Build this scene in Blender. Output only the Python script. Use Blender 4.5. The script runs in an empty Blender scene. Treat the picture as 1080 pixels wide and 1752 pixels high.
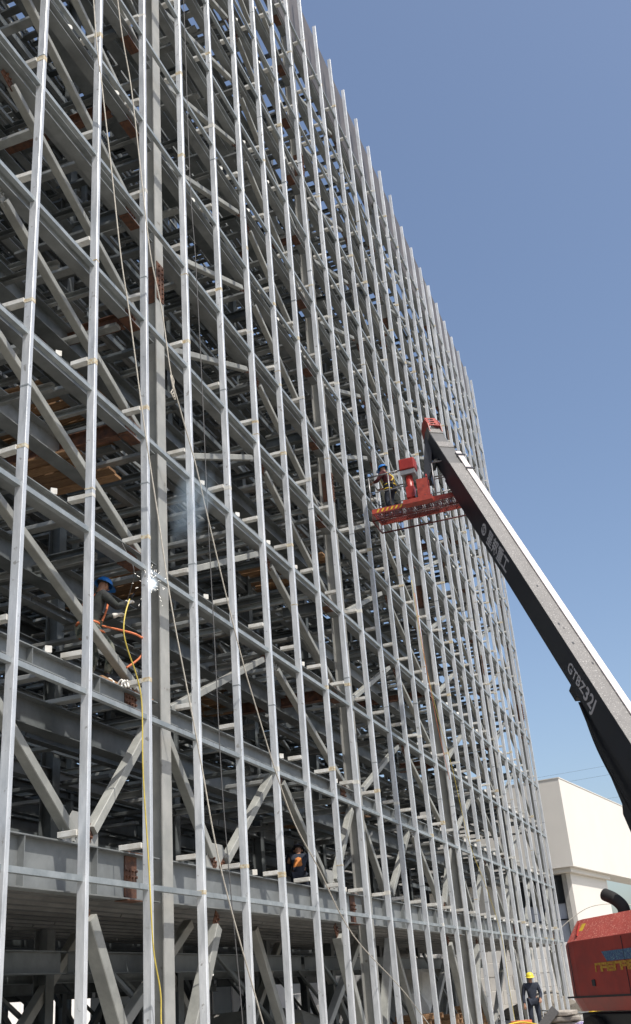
import bpy, bmesh, math, random
from mathutils import Vector, Matrix
random.seed(7)
scene = bpy.context.scene
COL = scene.collection
V = Vector

# ---------------------------------------------------------------- camera
CAM_PITCH, CAM_ROLL, CAM_YAW, CAM_F = math.radians(25.0824), math.radians(-4.7906), math.radians(18.3908), 1776.05
cam_d = bpy.data.cameras.new('camera')
cam = bpy.data.objects.new('camera', cam_d)
COL.objects.link(cam)
F = V((math.cos(CAM_PITCH) * math.cos(CAM_YAW), math.cos(CAM_PITCH) * math.sin(CAM_YAW), math.sin(CAM_PITCH)))
R0 = F.cross(V((0, 0, 1))).normalized()
U0 = R0.cross(F)
cr, sr = math.cos(CAM_ROLL), math.sin(CAM_ROLL)
Rr = cr * R0 + sr * U0
Ur = -sr * R0 + cr * U0
EYE = V((0, 0, 1.6))
m = Matrix.Identity(4)
for r in range(3):
    m[r][0], m[r][1], m[r][2], m[r][3] = Rr[r], Ur[r], -F[r], EYE[r]
cam.matrix_world = m
cam_d.sensor_fit = 'HORIZONTAL'
cam_d.sensor_width = 36
cam_d.lens = 36 * CAM_F / 1080
cam_d.clip_end = 6000
cam_d.clip_start = 0.1
scene.camera = cam

# ---------------------------------------------------------------- sky, sun, exposure
SUN_EL = math.radians(57)
SUN_AZ = math.atan2(-0.87, -0.47)
sun_vec = V((math.cos(SUN_EL) * math.cos(SUN_AZ), math.cos(SUN_EL) * math.sin(SUN_AZ), math.sin(SUN_EL)))
world = bpy.data.worlds.new('World')
scene.world = world
world.use_nodes = True
wn = world.node_tree.nodes
wn.clear()
wo = wn.new('ShaderNodeOutputWorld')
bg = wn.new('ShaderNodeBackground')
sky = wn.new('ShaderNodeTexSky')
sky.sky_type = 'NISHITA'
sky.sun_disc = False
sky.sun_elevation = SUN_EL
sky.sun_rotation = math.radians(90) - SUN_AZ
sky.air_density = 1.0
sky.dust_density = 2.6
sky.ozone_density = 1.3
bg.inputs['Strength'].default_value = 0.138
world.node_tree.links.new(sky.outputs[0], bg.inputs[0])
world.node_tree.links.new(bg.outputs[0], wo.inputs[0])
sd = bpy.data.lights.new('sun', 'SUN')
sd.energy = 3.8
sd.angle = math.radians(0.5)
sd.color = (1.0, 0.95, 0.88)
so = bpy.data.objects.new('sun', sd)
COL.objects.link(so)
so.rotation_euler = sun_vec.to_track_quat('Z', 'Y').to_euler()
so.location = (0, -20, 60)
scene.view_settings.view_transform = 'Standard'
scene.view_settings.look = 'None'
scene.view_settings.gamma = 1
scene.view_settings.exposure = 0.35
scene.view_settings.use_curve_mapping = False

# ---------------------------------------------------------------- materials
def mat(name, col, rough=0.6, metal=0.0, var=0.25, scale=3.0, bump=0.0, bscale=40.0, col2=None, obj_var=0.0,
        speck=None, speck_scale=200.0, speck_thr=0.6, emit=None, alpha=None, stretch=(1, 1, 1), spec=0.5, band=0.14):
    M = bpy.data.materials.new(name)
    M.use_nodes = True
    nt = M.node_tree
    n, l = nt.nodes, nt.links
    p = n['Principled BSDF']
    tc = n.new('ShaderNodeTexCoord')
    geo = n.new('ShaderNodeNewGeometry')
    mp = n.new('ShaderNodeMapping')
    mp.inputs['Scale'].default_value = stretch
    l.new(geo.outputs['Position'], mp.inputs['Vector'])
    nz = n.new('ShaderNodeTexNoise')
    nz.inputs['Scale'].default_value = scale
    nz.inputs['Detail'].default_value = 8
    nz.inputs['Roughness'].default_value = 0.65
    l.new(mp.outputs[0], nz.inputs['Vector'])
    cr_ = n.new('ShaderNodeValToRGB')
    c2 = col2 or tuple(c * (1 - var) for c in col)
    cr_.color_ramp.elements[0].position = 0.5 - band
    cr_.color_ramp.elements[0].color = (*c2, 1)
    cr_.color_ramp.elements[1].position = 0.5 + band
    cr_.color_ramp.elements[1].color = (*col, 1)
    l.new(nz.outputs['Fac'], cr_.inputs[0])
    out = cr_.outputs[0]
    if speck:
        n2 = n.new('ShaderNodeTexNoise')
        n2.inputs['Scale'].default_value = speck_scale
        n2.inputs['Detail'].default_value = 3
        l.new(geo.outputs['Position'], n2.inputs['Vector'])
        r2 = n.new('ShaderNodeValToRGB')
        r2.color_ramp.elements[0].position = speck_thr
        r2.color_ramp.elements[1].position = speck_thr + 0.06
        l.new(n2.outputs['Fac'], r2.inputs[0])
        mx = n.new('ShaderNodeMixRGB')
        l.new(r2.outputs[0], mx.inputs[0])
        l.new(out, mx.inputs[1])
        mx.inputs[2].default_value = (*speck, 1)
        out = mx.outputs[0]
    if obj_var:
        oi = n.new('ShaderNodeObjectInfo')
        mr = n.new('ShaderNodeMapRange')
        mr.inputs['To Min'].default_value = 1 - obj_var
        mr.inputs['To Max'].default_value = 1 + obj_var
        l.new(oi.outputs['Random'], mr.inputs['Value'])
        hs = n.new('ShaderNodeHueSaturation')
        l.new(mr.outputs[0], hs.inputs['Value'])
        l.new(out, hs.inputs['Color'])
        out = hs.outputs[0]
    l.new(out, p.inputs['Base Color'])
    p.inputs['Metallic'].default_value = metal
    p.inputs['Specular IOR Level'].default_value = spec
    rr = n.new('ShaderNodeMapRange')
    rr.inputs['To Min'].default_value = max(0.05, rough - 0.1)
    rr.inputs['To Max'].default_value = min(1, rough + 0.1)
    l.new(nz.outputs['Fac'], rr.inputs['Value'])
    l.new(rr.outputs[0], p.inputs['Roughness'])
    if bump:
        n3 = n.new('ShaderNodeTexNoise')
        n3.inputs['Scale'].default_value = bscale
        n3.inputs['Detail'].default_value = 5
        l.new(geo.outputs['Position'], n3.inputs['Vector'])
        b = n.new('ShaderNodeBump')
        b.inputs['Strength'].default_value = bump
        b.inputs['Distance'].default_value = 0.02
        l.new(n3.outputs['Fac'], b.inputs['Height'])
        l.new(b.outputs[0], p.inputs['Normal'])
    if emit:
        p.inputs['Emission Color'].default_value = (*emit[0], 1)
        p.inputs['Emission Strength'].default_value = emit[1]
    return M

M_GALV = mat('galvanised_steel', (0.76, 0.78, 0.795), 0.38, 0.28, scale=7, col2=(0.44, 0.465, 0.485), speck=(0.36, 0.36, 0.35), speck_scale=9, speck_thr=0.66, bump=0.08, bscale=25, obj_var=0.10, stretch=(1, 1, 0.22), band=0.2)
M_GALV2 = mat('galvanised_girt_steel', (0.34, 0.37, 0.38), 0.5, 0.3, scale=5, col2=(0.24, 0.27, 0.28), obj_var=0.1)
M_PAINT = mat('grey_painted_steel', (0.33, 0.33, 0.31), 0.55, 0.0, scale=2.2, col2=(0.25, 0.255, 0.24), obj_var=0.12, bump=0.03, speck=(0.17, 0.16, 0.14), speck_scale=5, speck_thr=0.68)
M_BRACE = mat('pale_grey_painted_brace', (0.31, 0.315, 0.29), 0.55, 0.0, scale=2.5, col2=(0.21, 0.215, 0.20), obj_var=0.1)
M_BEAM = mat('blue_grey_painted_beam', (0.22, 0.235, 0.235), 0.5, 0.0, scale=1.6, col2=(0.14, 0.15, 0.15), obj_var=0.12)
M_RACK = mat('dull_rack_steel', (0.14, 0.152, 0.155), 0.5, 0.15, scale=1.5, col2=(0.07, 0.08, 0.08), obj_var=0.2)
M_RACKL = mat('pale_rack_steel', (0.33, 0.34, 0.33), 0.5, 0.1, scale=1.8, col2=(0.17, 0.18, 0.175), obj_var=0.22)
M_BRK = mat('primed_bracket_steel', (0.66, 0.66, 0.63), 0.6, 0.0, scale=6, col2=(0.48, 0.46, 0.41), obj_var=0.12)
M_RUST = mat('rusty_steel', (0.15, 0.065, 0.035), 0.85, 0.0, scale=9, col2=(0.055, 0.03, 0.022), bump=0.4, bscale=60)
M_WELD = mat('yellowed_weld_patch', (0.60, 0.57, 0.46), 0.65, 0.0, scale=22, col2=(0.46, 0.36, 0.22), band=0.06)
M_BOLT = mat('dark_bolt_steel', (0.10, 0.07, 0.055), 0.6, 0.5, scale=30)
M_WOOD = mat('weathered_plank_wood', (0.34, 0.20, 0.10), 0.8, 0.0, scale=6, col2=(0.20, 0.11, 0.055), obj_var=0.3, bump=0.2, stretch=(6, 1, 6))
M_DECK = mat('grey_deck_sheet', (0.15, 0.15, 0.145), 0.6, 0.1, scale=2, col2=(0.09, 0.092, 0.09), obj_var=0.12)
M_PANEL = mat('dusty_roof_sheet', (0.13, 0.12, 0.118), 0.6, 0.0, scale=1.2, col2=(0.085, 0.08, 0.08), obj_var=0.15)
M_WHITE = mat('warm_white_render', (0.72, 0.69, 0.63), 0.8, 0, scale=0.4, var=0.05)
M_WHITE2 = mat('white_wall_tile', (0.80, 0.78, 0.74), 0.7, 0, scale=1.2, var=0.12, obj_var=0.06)
M_CONC = mat('pale_concrete', (0.40, 0.39, 0.36), 0.9, 0, scale=1.2, var=0.3, bump=0.3, bscale=20)
M_GROUND = mat('dusty_site_ground', (0.34, 0.31, 0.26), 0.95, 0, scale=0.7, var=0.35, bump=0.6, bscale=9, speck=(0.12, 0.10, 0.08), speck_scale=14, speck_thr=0.62)
M_GLASS = mat('dark_window_glass', (0.03, 0.035, 0.04), 0.12, 0, var=0.1)
M_GLASSL = mat('pale_sky_glass', (0.5, 0.54, 0.62), 0.15, 0, var=0.05)
M_BLACK = mat('black_paint', (0.012, 0.015, 0.022), 0.42, 0, scale=4, var=0.3)
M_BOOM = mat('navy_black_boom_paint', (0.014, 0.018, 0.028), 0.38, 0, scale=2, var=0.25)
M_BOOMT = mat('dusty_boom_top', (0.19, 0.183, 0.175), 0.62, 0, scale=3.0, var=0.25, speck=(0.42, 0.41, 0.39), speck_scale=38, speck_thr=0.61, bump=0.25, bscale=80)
M_BOOMG = mat('slate_inner_boom', (0.10, 0.10, 0.098), 0.5, 0, scale=5, var=0.25)
M_BOOMS = mat('pale_sunlit_boom_strip', (0.66, 0.61, 0.60), 0.4, 0, scale=5, var=0.06)
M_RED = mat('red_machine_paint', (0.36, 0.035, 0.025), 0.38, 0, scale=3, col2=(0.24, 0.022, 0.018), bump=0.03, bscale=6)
M_REDB = mat('bright_red_basket_paint', (0.42, 0.065, 0.04), 0.5, 0, scale=6, col2=(0.26, 0.035, 0.025), speck=(0.12, 0.05, 0.04), speck_scale=16, speck_thr=0.64, obj_var=0.05)
M_REDK = mat('dark_red_mesh_paint', (0.13, 0.018, 0.014), 0.5, 0, scale=8, col2=(0.07, 0.012, 0.01))
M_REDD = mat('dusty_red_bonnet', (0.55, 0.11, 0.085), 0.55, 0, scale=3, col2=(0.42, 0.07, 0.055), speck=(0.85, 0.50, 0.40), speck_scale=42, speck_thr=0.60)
M_RAIL = mat('grey_rail_tube', (0.30, 0.30, 0.31), 0.4, 0.5, scale=8)
M_RUBBER = mat('black_rubber', (0.02, 0.02, 0.02), 0.8, 0, scale=10)
M_ROPE = mat('dirty_white_rope', (0.62, 0.58, 0.50), 0.85, 0, scale=20, var=0.25)
M_ROPED = mat('dark_wire_rope', (0.12, 0.12, 0.12), 0.7, 0, scale=20)
M_HOSE = mat('yellow_hose', (0.66, 0.52, 0.10), 0.45, 0, scale=10, var=0.2)
M_ORANGE = mat('orange_strap', (0.75, 0.22, 0.09), 0.7, 0, scale=20, var=0.3)
M_YEL = mat('yellow_plastic', (0.72, 0.50, 0.04), 0.5, 0, scale=10, var=0.2)
M_BLUEH = mat('blue_helmet_plastic', (0.02, 0.16, 0.50), 0.3, 0, scale=10, var=0.1)
M_YELH = mat('yellow_helmet_plastic', (0.70, 0.58, 0.05), 0.3, 0, scale=10, var=0.1)
M_SKIN = mat('tanned_skin', (0.36, 0.19, 0.12), 0.55, 0, scale=10, var=0.15)
M_HAIR = mat('black_hair', (0.015, 0.012, 0.01), 0.6, 0)
M_CLOTHG = mat('olive_work_cloth', (0.035, 0.04, 0.035), 0.9, 0, scale=9, col2=(0.016, 0.018, 0.02), bump=0.5, bscale=18)
M_CLOTHC = mat('camouflage_cloth', (0.17, 0.175, 0.14), 0.9, 0, scale=9, col2=(0.035, 0.045, 0.035), bump=0.4, bscale=18, band=0.05)
M_CLOTHD = mat('dark_navy_cloth', (0.025, 0.032, 0.05), 0.9, 0, scale=14, var=0.4, bump=0.5, bscale=18)
M_CLOTHR = mat('maroon_cloth', (0.11, 0.025, 0.03), 0.9, 0, scale=14, var=0.4, bump=0.5, bscale=18)
M_CLOTHO = mat('orange_vest_cloth', (0.62, 0.22, 0.05), 0.8, 0, scale=14, var=0.3, bump=0.4, bscale=18)
M_GLOVE = mat('pale_leather_glove', (0.80, 0.78, 0.72), 0.8, 0, scale=20, var=0.2)
M_SACK = mat('grey_cement_sack', (0.34, 0.31, 0.27), 0.85, 0, scale=12, var=0.3, bump=0.4, obj_var=0.2)
M_SACKP = mat('printed_purple_sack', (0.55, 0.52, 0.60), 0.7, 0, scale=11, col2=(0.13, 0.09, 0.28), bump=0.3, obj_var=0.15, band=0.04)
M_TEXT = mat('white_lettering', (0.50, 0.50, 0.53), 0.5, 0, var=0.15, scale=20)
M_TEXTY = mat('worn_yellow_lettering', (0.50, 0.33, 0.03), 0.55, 0, scale=26, col2=(0.34, 0.13, 0.02))
M_TEXTB = mat('blue_green_decal', (0.05, 0.15, 0.24), 0.5, 0, scale=30, col2=(0.02, 0.035, 0.16), speck=(0.2, 0.34, 0.33), speck_scale=60, speck_thr=0.58)
M_TARP = mat('white_tarpaulin', (0.72, 0.71, 0.68), 0.7, 0, scale=3, var=0.15, bump=0.6, bscale=5)

# ---------------------------------------------------------------- mesh helpers
class MB:
    def __init__(s): s.v = []; s.f = []
    def add(s, vs, fs):
        o = len(s.v); s.v += [tuple(x) for x in vs]; s.f += [tuple(o + i for i in f) for f in fs]; return s
    def box(s, a, b):
        x0, y0, z0 = a; x1, y1, z1 = b
        return s.add([(x0, y0, z0), (x1, y0, z0), (x1, y1, z0), (x0, y1, z0), (x0, y0, z1), (x1, y0, z1), (x1, y1, z1), (x0, y1, z1)],
                     [(0, 3, 2, 1), (4, 5, 6, 7), (0, 1, 5, 4), (1, 2, 6, 5), (2, 3, 7, 6), (3, 0, 4, 7)])
    def obox(s, c, x, y, z):  # centre and three half-axis vectors
        c, x, y, z = V(c), V(x), V(y), V(z)
        vs = [c - x - y - z, c + x - y - z, c + x + y - z, c - x + y - z, c - x - y + z, c + x - y + z, c + x + y + z, c - x + y + z]
        return s.add(vs, [(0, 3, 2, 1), (4, 5, 6, 7), (0, 1, 5, 4), (1, 2, 6, 5), (2, 3, 7, 6), (3, 0, 4, 7)])
    def prism(s, poly, A, B, up=(0, 0, 1)):
        A, B = V(A), V(B)
        M = frame(A, B, up)
        L = (B - A).length
        n = len(poly)
        vs = [M @ V((0, y, z)) for y, z in poly] + [M @ V((L, y, z)) for y, z in poly]
        fs = [tuple(range(n))[::-1], tuple(range(n, 2 * n))] + [(i, (i + 1) % n, n + (i + 1) % n, n + i) for i in range(n)]
        return s.add(vs, fs)
    def tube(s, pts, r, n=8, cap=True):
        pts = [V(p) for p in pts]
        rs = r if isinstance(r, (list, tuple)) else [r] * len(pts)
        o = len(s.v)
        ref = None
        for i, p in enumerate(pts):
            d = (pts[min(i + 1, len(pts) - 1)] - pts[max(i - 1, 0)]).normalized()
            if ref is None:
                ref = d.orthogonal().normalized()
            ref = (ref - d * ref.dot(d)).normalized()
            b = d.cross(ref)
            for k in range(n):
                a = 2 * math.pi * k / n
                s.v.append(tuple(p + (ref * math.cos(a) + b * math.sin(a)) * rs[i]))
        for i in range(len(pts) - 1):
            for k in range(n):
                s.f.append((o + i * n + k, o + i * n + (k + 1) % n, o + (i + 1) * n + (k + 1) % n, o + (i + 1) * n + k))
        if cap:
            s.f.append(tuple(o + k for k in range(n))[::-1])
            s.f.append(tuple(o + (len(pts) - 1) * n + k for k in range(n)))
        return s
    def mesh(s, name, m, smooth=False):
        me = bpy.data.meshes.new(name)
        me.from_pydata(s.v, [], s.f)
        me.materials.append(m)
        if smooth:
            for p in me.polygons: p.use_smooth = True
        me.update()
        return me
    def build(s, name, m, parent=None, smooth=False, kind=None, bevel=0):
        me = s.mesh(name, m, smooth)
        if bevel:
            bm = bmesh.new(); bm.from_mesh(me)
            bmesh.ops.bevel(bm, geom=bm.edges[:], offset=bevel, segments=2, affect='EDGES', profile=0.5)
            bm.to_mesh(me); bm.free()
        o = bpy.data.objects.new(name, me)
        COL.objects.link(o)
        if parent:
            o.parent = parent
            o.matrix_parent_inverse = parent_inv(parent)
        if kind: o['kind'] = kind
        return o

def parent_inv(p):
    # world matrix is not evaluated yet: compose by hand
    M = Matrix.Identity(4)
    q = p
    chain = []
    while q:
        chain.append(q); q = q.parent
    for q in reversed(chain):
        M = M @ (q.matrix_parent_inverse if q.parent else Matrix.Identity(4)) @ q.matrix_basis
    return M.inverted()

def frame(A, B, up=(0, 0, 1)):
    A, B = V(A), V(B)
    x = (B - A).normalized()
    u = V(up)
    if abs(x.dot(u)) > 0.99: u = V((0, 1, 0))
    y = u.cross(x).normalized()
    z = x.cross(y)
    M = Matrix.Identity(4)
    for r in range(3):
        M[r][0], M[r][1], M[r][2], M[r][3] = x[r], y[r], z[r], A[r]
    return M

def empty(name, label, cat, loc=(0, 0, 0), group=None):
    o = bpy.data.objects.new(name, None)
    COL.objects.link(o)
    o.location = loc
    o.empty_display_size = 0.3
    o['label'] = label; o['category'] = cat
    if group: o['group'] = group
    return o

def tag(o, label, cat, group=None, kind=None):
    if label: o['label'] = label
    if cat: o['category'] = cat
    if group: o['group'] = group
    if kind: o['kind'] = kind
    return o

def hprof(h, b, t=0.014, w=0.010):
    return [(-b/2, -h/2), (b/2, -h/2), (b/2, -h/2+t), (w/2, -h/2+t), (w/2, h/2-t), (b/2, h/2-t), (b/2, h/2), (-b/2, h/2), (-b/2, h/2-t), (-w/2, h/2-t), (-w/2, -h/2+t), (-b/2, -h/2+t)]
def cprof(h, b, t=0.008):
    return [(-b/2, -h/2), (b/2, -h/2), (b/2, -h/2+t), (-b/2+t, -h/2+t), (-b/2+t, h/2-t), (b/2, h/2-t), (b/2, h/2), (-b/2, h/2)]
def rprof(h, b, c=0.008):
    return [(-b/2+c, -h/2), (b/2-c, -h/2), (b/2, -h/2+c), (b/2, h/2-c), (b/2-c, h/2), (-b/2+c, h/2), (-b/2, h/2-c), (-b/2, -h/2+c)]

_cache = {}
def member_mesh(name, poly, L, m):
    key = (name, tuple(poly), round(L, 3), m.name)
    if key not in _cache:
        mb = MB(); mb.prism(poly, (0, 0, 0), (L, 0, 0))
        _cache[key] = mb.mesh(name, m)
    return _cache[key]

def member(name, poly, A, B, m, parent, up=(0, 0, 1)):
    A, B = V(A), V(B)
    o = bpy.data.objects.new(name, member_mesh(name, poly, (B - A).length, m))
    COL.objects.link(o)
    o.parent = parent
    o.matrix_local = frame(A, B, up)
    return o

LIMIT = 290
def members(name, items, parent):
    """items: (poly, A, B, material, up). The largest in the picture are parts, the rest one joined part per material."""
    def size(it):
        A, B = V(it[1]), V(it[2])
        d = min((A - EYE).length, (B - EYE).length, ((A + B) / 2 - EYE).length)
        c = (A + B) / 2 - EYE
        z = c.dot(F)
        inside = z > 0 and abs(c.dot(Rr) / z) < 0.36 and abs(c.dot(Ur) / z) < 0.58
        return d if inside else d + 1000
    items = sorted(items, key=size)
    objs = []
    for it in items[:LIMIT]:
        objs.append((it, member(name, it[0], it[1], it[2], it[3], parent, it[4])))
    rest, mats, idx = MB(), [], []
    for it in items[LIMIT:]:
        if it[3] not in mats: mats.append(it[3])
        n0 = len(rest.f)
        rest.prism(it[0], it[1], it[2], it[4])
        idx += [mats.index(it[3])] * (len(rest.f) - n0)
    if rest.f:
        me = rest.mesh(name, mats[0])
        for m_ in mats[1:]: me.materials.append(m_)
        me.polygons.foreach_set('material_index', idx)
        o = bpy.data.objects.new(name, me)
        COL.objects.link(o)
        o.parent = parent; o['kind'] = 'stuff'
    return objs

def child(o, parent):
    o.parent = parent
    o.matrix_parent_inverse = parent_inv(parent)
    return o

# ---------------------------------------------------------------- ground
g = MB()
g.add([(-3000, -3000, 0), (3000, -3000, 0), (3000, 3000, 0), (-3000, 3000, 0)], [(0, 1, 2, 3)])
tag(g.build('ground', M_GROUND), 'dusty pale bare ground of the building site', None, kind='structure')
s = MB(); s.box((6, 6.2, 0.004), (53, 36, 0.12))
tag(s.build('floor_slab', M_CONC), 'concrete floor slab under the steel frame', None, kind='structure')

# ---------------------------------------------------------------- THE STEEL FRAME
X0, DX, NST = 9.7576, 1.5992, 27
YF = 7.0
LV = [3.15] + [3.15 + 2.28 * k for k in range(1, 14)]
TOPZ = 34.0
bld = empty('steel_rack_building', 'unfinished high rack building of galvanised studs and grey steel beams, open on every side', 'steel frame', (0, 0, 0))
SW, SD = 0.078, 0.125      # stud: width along the wall, depth
studx = [X0 + DX * i - SW / 2 for i in range(-2, NST)]
# studs
for j, x in enumerate(studx):
    i = j - 2
    top = 33.4 if i <= 16 else 32.9
    top += random.uniform(-0.04, 0.04)
    st = member('stud', rprof(SD, SW, 0.007), (x, YF + SD / 2, 0.12), (x + random.uniform(-0.012, 0.012), YF + SD / 2, top), M_GALV, bld, up=(0, 1, 0))
    # welded splice seams, two or three on each stud
    zz = random.choice([4.0, 6.6, 8.3, 9.1])
    while zz < top - 3:
        w = MB()
        hh = random.uniform(0.04, 0.10)
        w.box((x - SW/2 - 0.003, YF - 0.003, zz), (x + SW/2 + 0.003, YF + SD + 0.003, zz + 0.02))
        wj = w.build('weld_seam', random.choice([M_WELD, M_GALV2, M_GALV2]), None)
        child(wj, st)
        zz += random.choice([4.0, 5.8, 6.0, 8.0])
# girts and stubs
gi, br, cl = [], [], []
for k, z in enumerate(LV[:13]):
    for j in range(len(studx) - 1):
        xa, xb = studx[j] + SW / 2 + 0.002, studx[j + 1] - SW / 2 - 0.002
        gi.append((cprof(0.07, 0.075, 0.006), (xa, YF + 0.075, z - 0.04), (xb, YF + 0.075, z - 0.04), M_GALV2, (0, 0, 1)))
    for j, x in enumerate(studx):
        zt = z + 0.462
        if random.random() < 0.96:
            ja = random.uniform(-0.02, 0.02)
            br.append((rprof(0.07, 0.12, 0.004), (x + ja, YF + SD + 0.002, zt + 0.037), (x + ja + random.uniform(-.02, .02), YF + 0.43 + random.uniform(-.04, .05), zt + 0.037), M_BRK, (0, 0, 1)))
            if random.random() < 0.5:
                cl.append((rprof(0.09, 0.09, 0.004), (x - 0.35, 7.42, zt + 0.05), (x - 0.22, 7.56, zt + 0.05), M_BRK, (0, 0, 1)))
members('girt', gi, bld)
members('bracket', br, bld)
members('cleat', cl, bld)
# burnt weld patches on the studs where brackets and girts are welded on
wp = []
for k, z in enumerate(LV[:13]):
    for x in studx:
        if random.random() < 0.42:
            zz = z + random.choice([0.47, 0.44, 0.5, -0.02])
            wp.append((rprof(SD + 0.006, SW + 0.006, 0.007), (x, YF + SD / 2, zz - random.uniform(.02, .05)), (x, YF + SD / 2, zz + random.uniform(.02, .07)), random.choice([M_WELD, M_BRK, M_WELD]), (0, 1, 0)))
members('weld_patch', wp, bld)
# columns
CX = [4.44 + 9.6 * k for k in range(0, 6)]
CY = 7.5
def bolts(mb, c, ax, ay, nrm, nx, ny, sx, sy, r=0.02):
    for a in range(nx):
        for b_ in range(ny):
            p = V(c) + V(ax) * ((a - (nx - 1) / 2) * sx) + V(ay) * ((b_ - (ny - 1) / 2) * sy)
            mb.tube([p, p + V(nrm) * 0.03], r, 6)
for c in CX:
    co = member('column', hprof(0.30, 0.30, 0.02, 0.014), (c, CY, 0.12), (c, CY, TOPZ - 0.1), M_PAINT, bld, up=(0, 1, 0))
    for zc in (13.9, 25.2):
        w = MB(); w.box((c - 0.13, CY - 0.168, zc - 0.42), (c + 0.13, CY - 0.152, zc + 0.42))
        w.box((c - 0.13, CY + 0.152, zc - 0.42), (c + 0.13, CY + 0.168, zc + 0.42))
        w.box((c - 0.02, CY - 0.11, zc - 0.42), (c - 0.008, CY + 0.11, zc + 0.42))
        bolts(w, (c, CY - 0.168, zc), (1, 0, 0), (0, 0, 1), (0, -1, 0), 2, 7, 0.13, 0.11)
        child(w.build('splice_plate', M_RUST, None), co)
# front beams between the columns
fb = []
def rusty_splice(beam, x, z, h):
    w = MB()
    w.box((x - 0.16, CY - 0.022, z - h/2 + 0.03), (x + 0.16, CY - 0.006, z + h/2 - 0.03))
    w.box((x - 0.22, CY - 0.10, z + h/2 + 0.001), (x + 0.22, CY + 0.10, z + h/2 + 0.014))
    w.box((x - 0.22, CY - 0.10, z - h/2 - 0.014), (x + 0.22, CY + 0.10, z - h/2 - 0.001))
    bolts(w, (x, CY - 0.022, z), (1, 0, 0), (0, 0, 1), (0, -1, 0), 4, 2 if h < .4 else 3, 0.085, 0.08, 0.018)
    child(w.build('splice_plate', M_RUST, None), beam)
for k, z in enumerate(LV):
    h = 0.60 if k == 0 else 0.25
    zc = z + 0.45 - h / 2
    for a in range(len(CX)):
        xa = CX[a] + 0.16
        xb = CX[a + 1] - 0.16 if a + 1 < len(CX) else 53.6
        bm_ = member('beam', hprof(h, 0.20, 0.016, 0.010), (xa, CY, zc), (xb - 1e-3 * k, CY, zc), M_BEAM, bld)
        for xs in ([CX[a + 1] - 0.85] if a + 1 < len(CX) else []):
            rusty_splice(bm_, xs, zc, h)
        if k in (0, 1):
            xx = xa + 1.2
            while xx < xb - .6:
                w = MB()
                w.box((xx, CY - 0.096, zc - h/2 + 0.017), (xx + 0.012, CY - 0.006, zc + h/2 - 0.017)); xx += 1.6
                child(w.build('stiffener', M_BEAM, None), bm_)
# braces in the front frame
def brace(A, B, w_, m_=M_BRACE, ends=True, mat_end=M_RUST, ry=0.0):
    A, B = V(A), V(B)
    d = (B - A).normalized()
    b_ = member('brace', rprof(w_, w_ * 0.9, 0.01), A + d * 0.36, B - d * 0.36, m_, bld, up=(0, 1, 0))
    if ends:
        for P, dd in ((A, d), (B, -d)):
            w = MB()
            q = dd.cross(V((0, 1, 0)))
            w.obox(P + dd * 0.27, dd * 0.16, V((0, 0.008, 0)), q * 0.075)
            bolts(w, P + dd * 0.24 - V((0, 0.01, 0)), dd, q, (0, -1, 0), 2, 2, 0.08, 0.08, 0.018)
            child(w.build('gusset_plate', random.choice([mat_end, M_PAINT]), None), b_)
    return b_
BY = 7.53
def gusset(x, z, parent=bld):
    w = MB()
    w.prism([(-0.42, -0.0), (0.42, 0.0), (0.42, 0.18), (0.2, 0.42), (-0.2, 0.42), (-0.42, 0.18)], (x, BY - 0.005, z), (x, BY + 0.005, z), up=(0, 0, 1))
    o = w.build('gusset_plate', M_PAINT, None); o.parent = parent
for a in range(len(CX)):
    c = CX[a]
    nx_ = CX[a + 1] if a + 1 < len(CX) else None
    z0, z1 = LV[0], LV[1]
    for sgn in (-1, 1):
        if (a == 0 and sgn < 0): continue
        n_ = c + sgn * 2.05
        if n_ > 53: continue
        gusset(n_, z0 + 0.452)
        brace((n_, BY, z0 + 0.40), (c + sgn * 0.05, BY, z1 + 0.30), 0.15)                     # up to the column head
        if abs(n_ - c) < 3:
            m_ = c + sgn * 4.8
            if m_ < 53: brace((n_, BY, z0 + 0.40), (m_, BY, z1 + 0.25), 0.15)
        brace((n_, BY, z0 - 0.10), (c + sgn * 0.25, BY, 0.1), 0.20)
    for k in range(1, 13):
        za, zb = LV[k] + 0.45, LV[k + 1] + 0.2
        if nx_:
            mx_ = (c + nx_) / 2
            brace((c + 0.1, BY, za - 0.12), (mx_ - 0.05, BY, zb + 0.02), 0.13)
            brace((nx_ - 0.1, BY, za - 0.12), (mx_ + 0.05, BY, zb + 0.02), 0.13)
# parapet sheets at the roof edge
x = 6.0
while x < 51:
    L = random.choice([3.1, 3.2, 4.8])
    w = MB()
    prof = [(0.0, 31.45), (0.05, 31.2), (0.09, 31.15), (0.10, 31.2), (0.10, 34.0), (0.0, 34.0)]
    w.prism([(yy, zz) for yy, zz in prof], (x, 7.36, 0), (min(x + L, 51.3) - 0.03, 7.36, 0))
    o = w.build('roof_sheet', M_PANEL, None); o.parent = bld
    x += L

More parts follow.
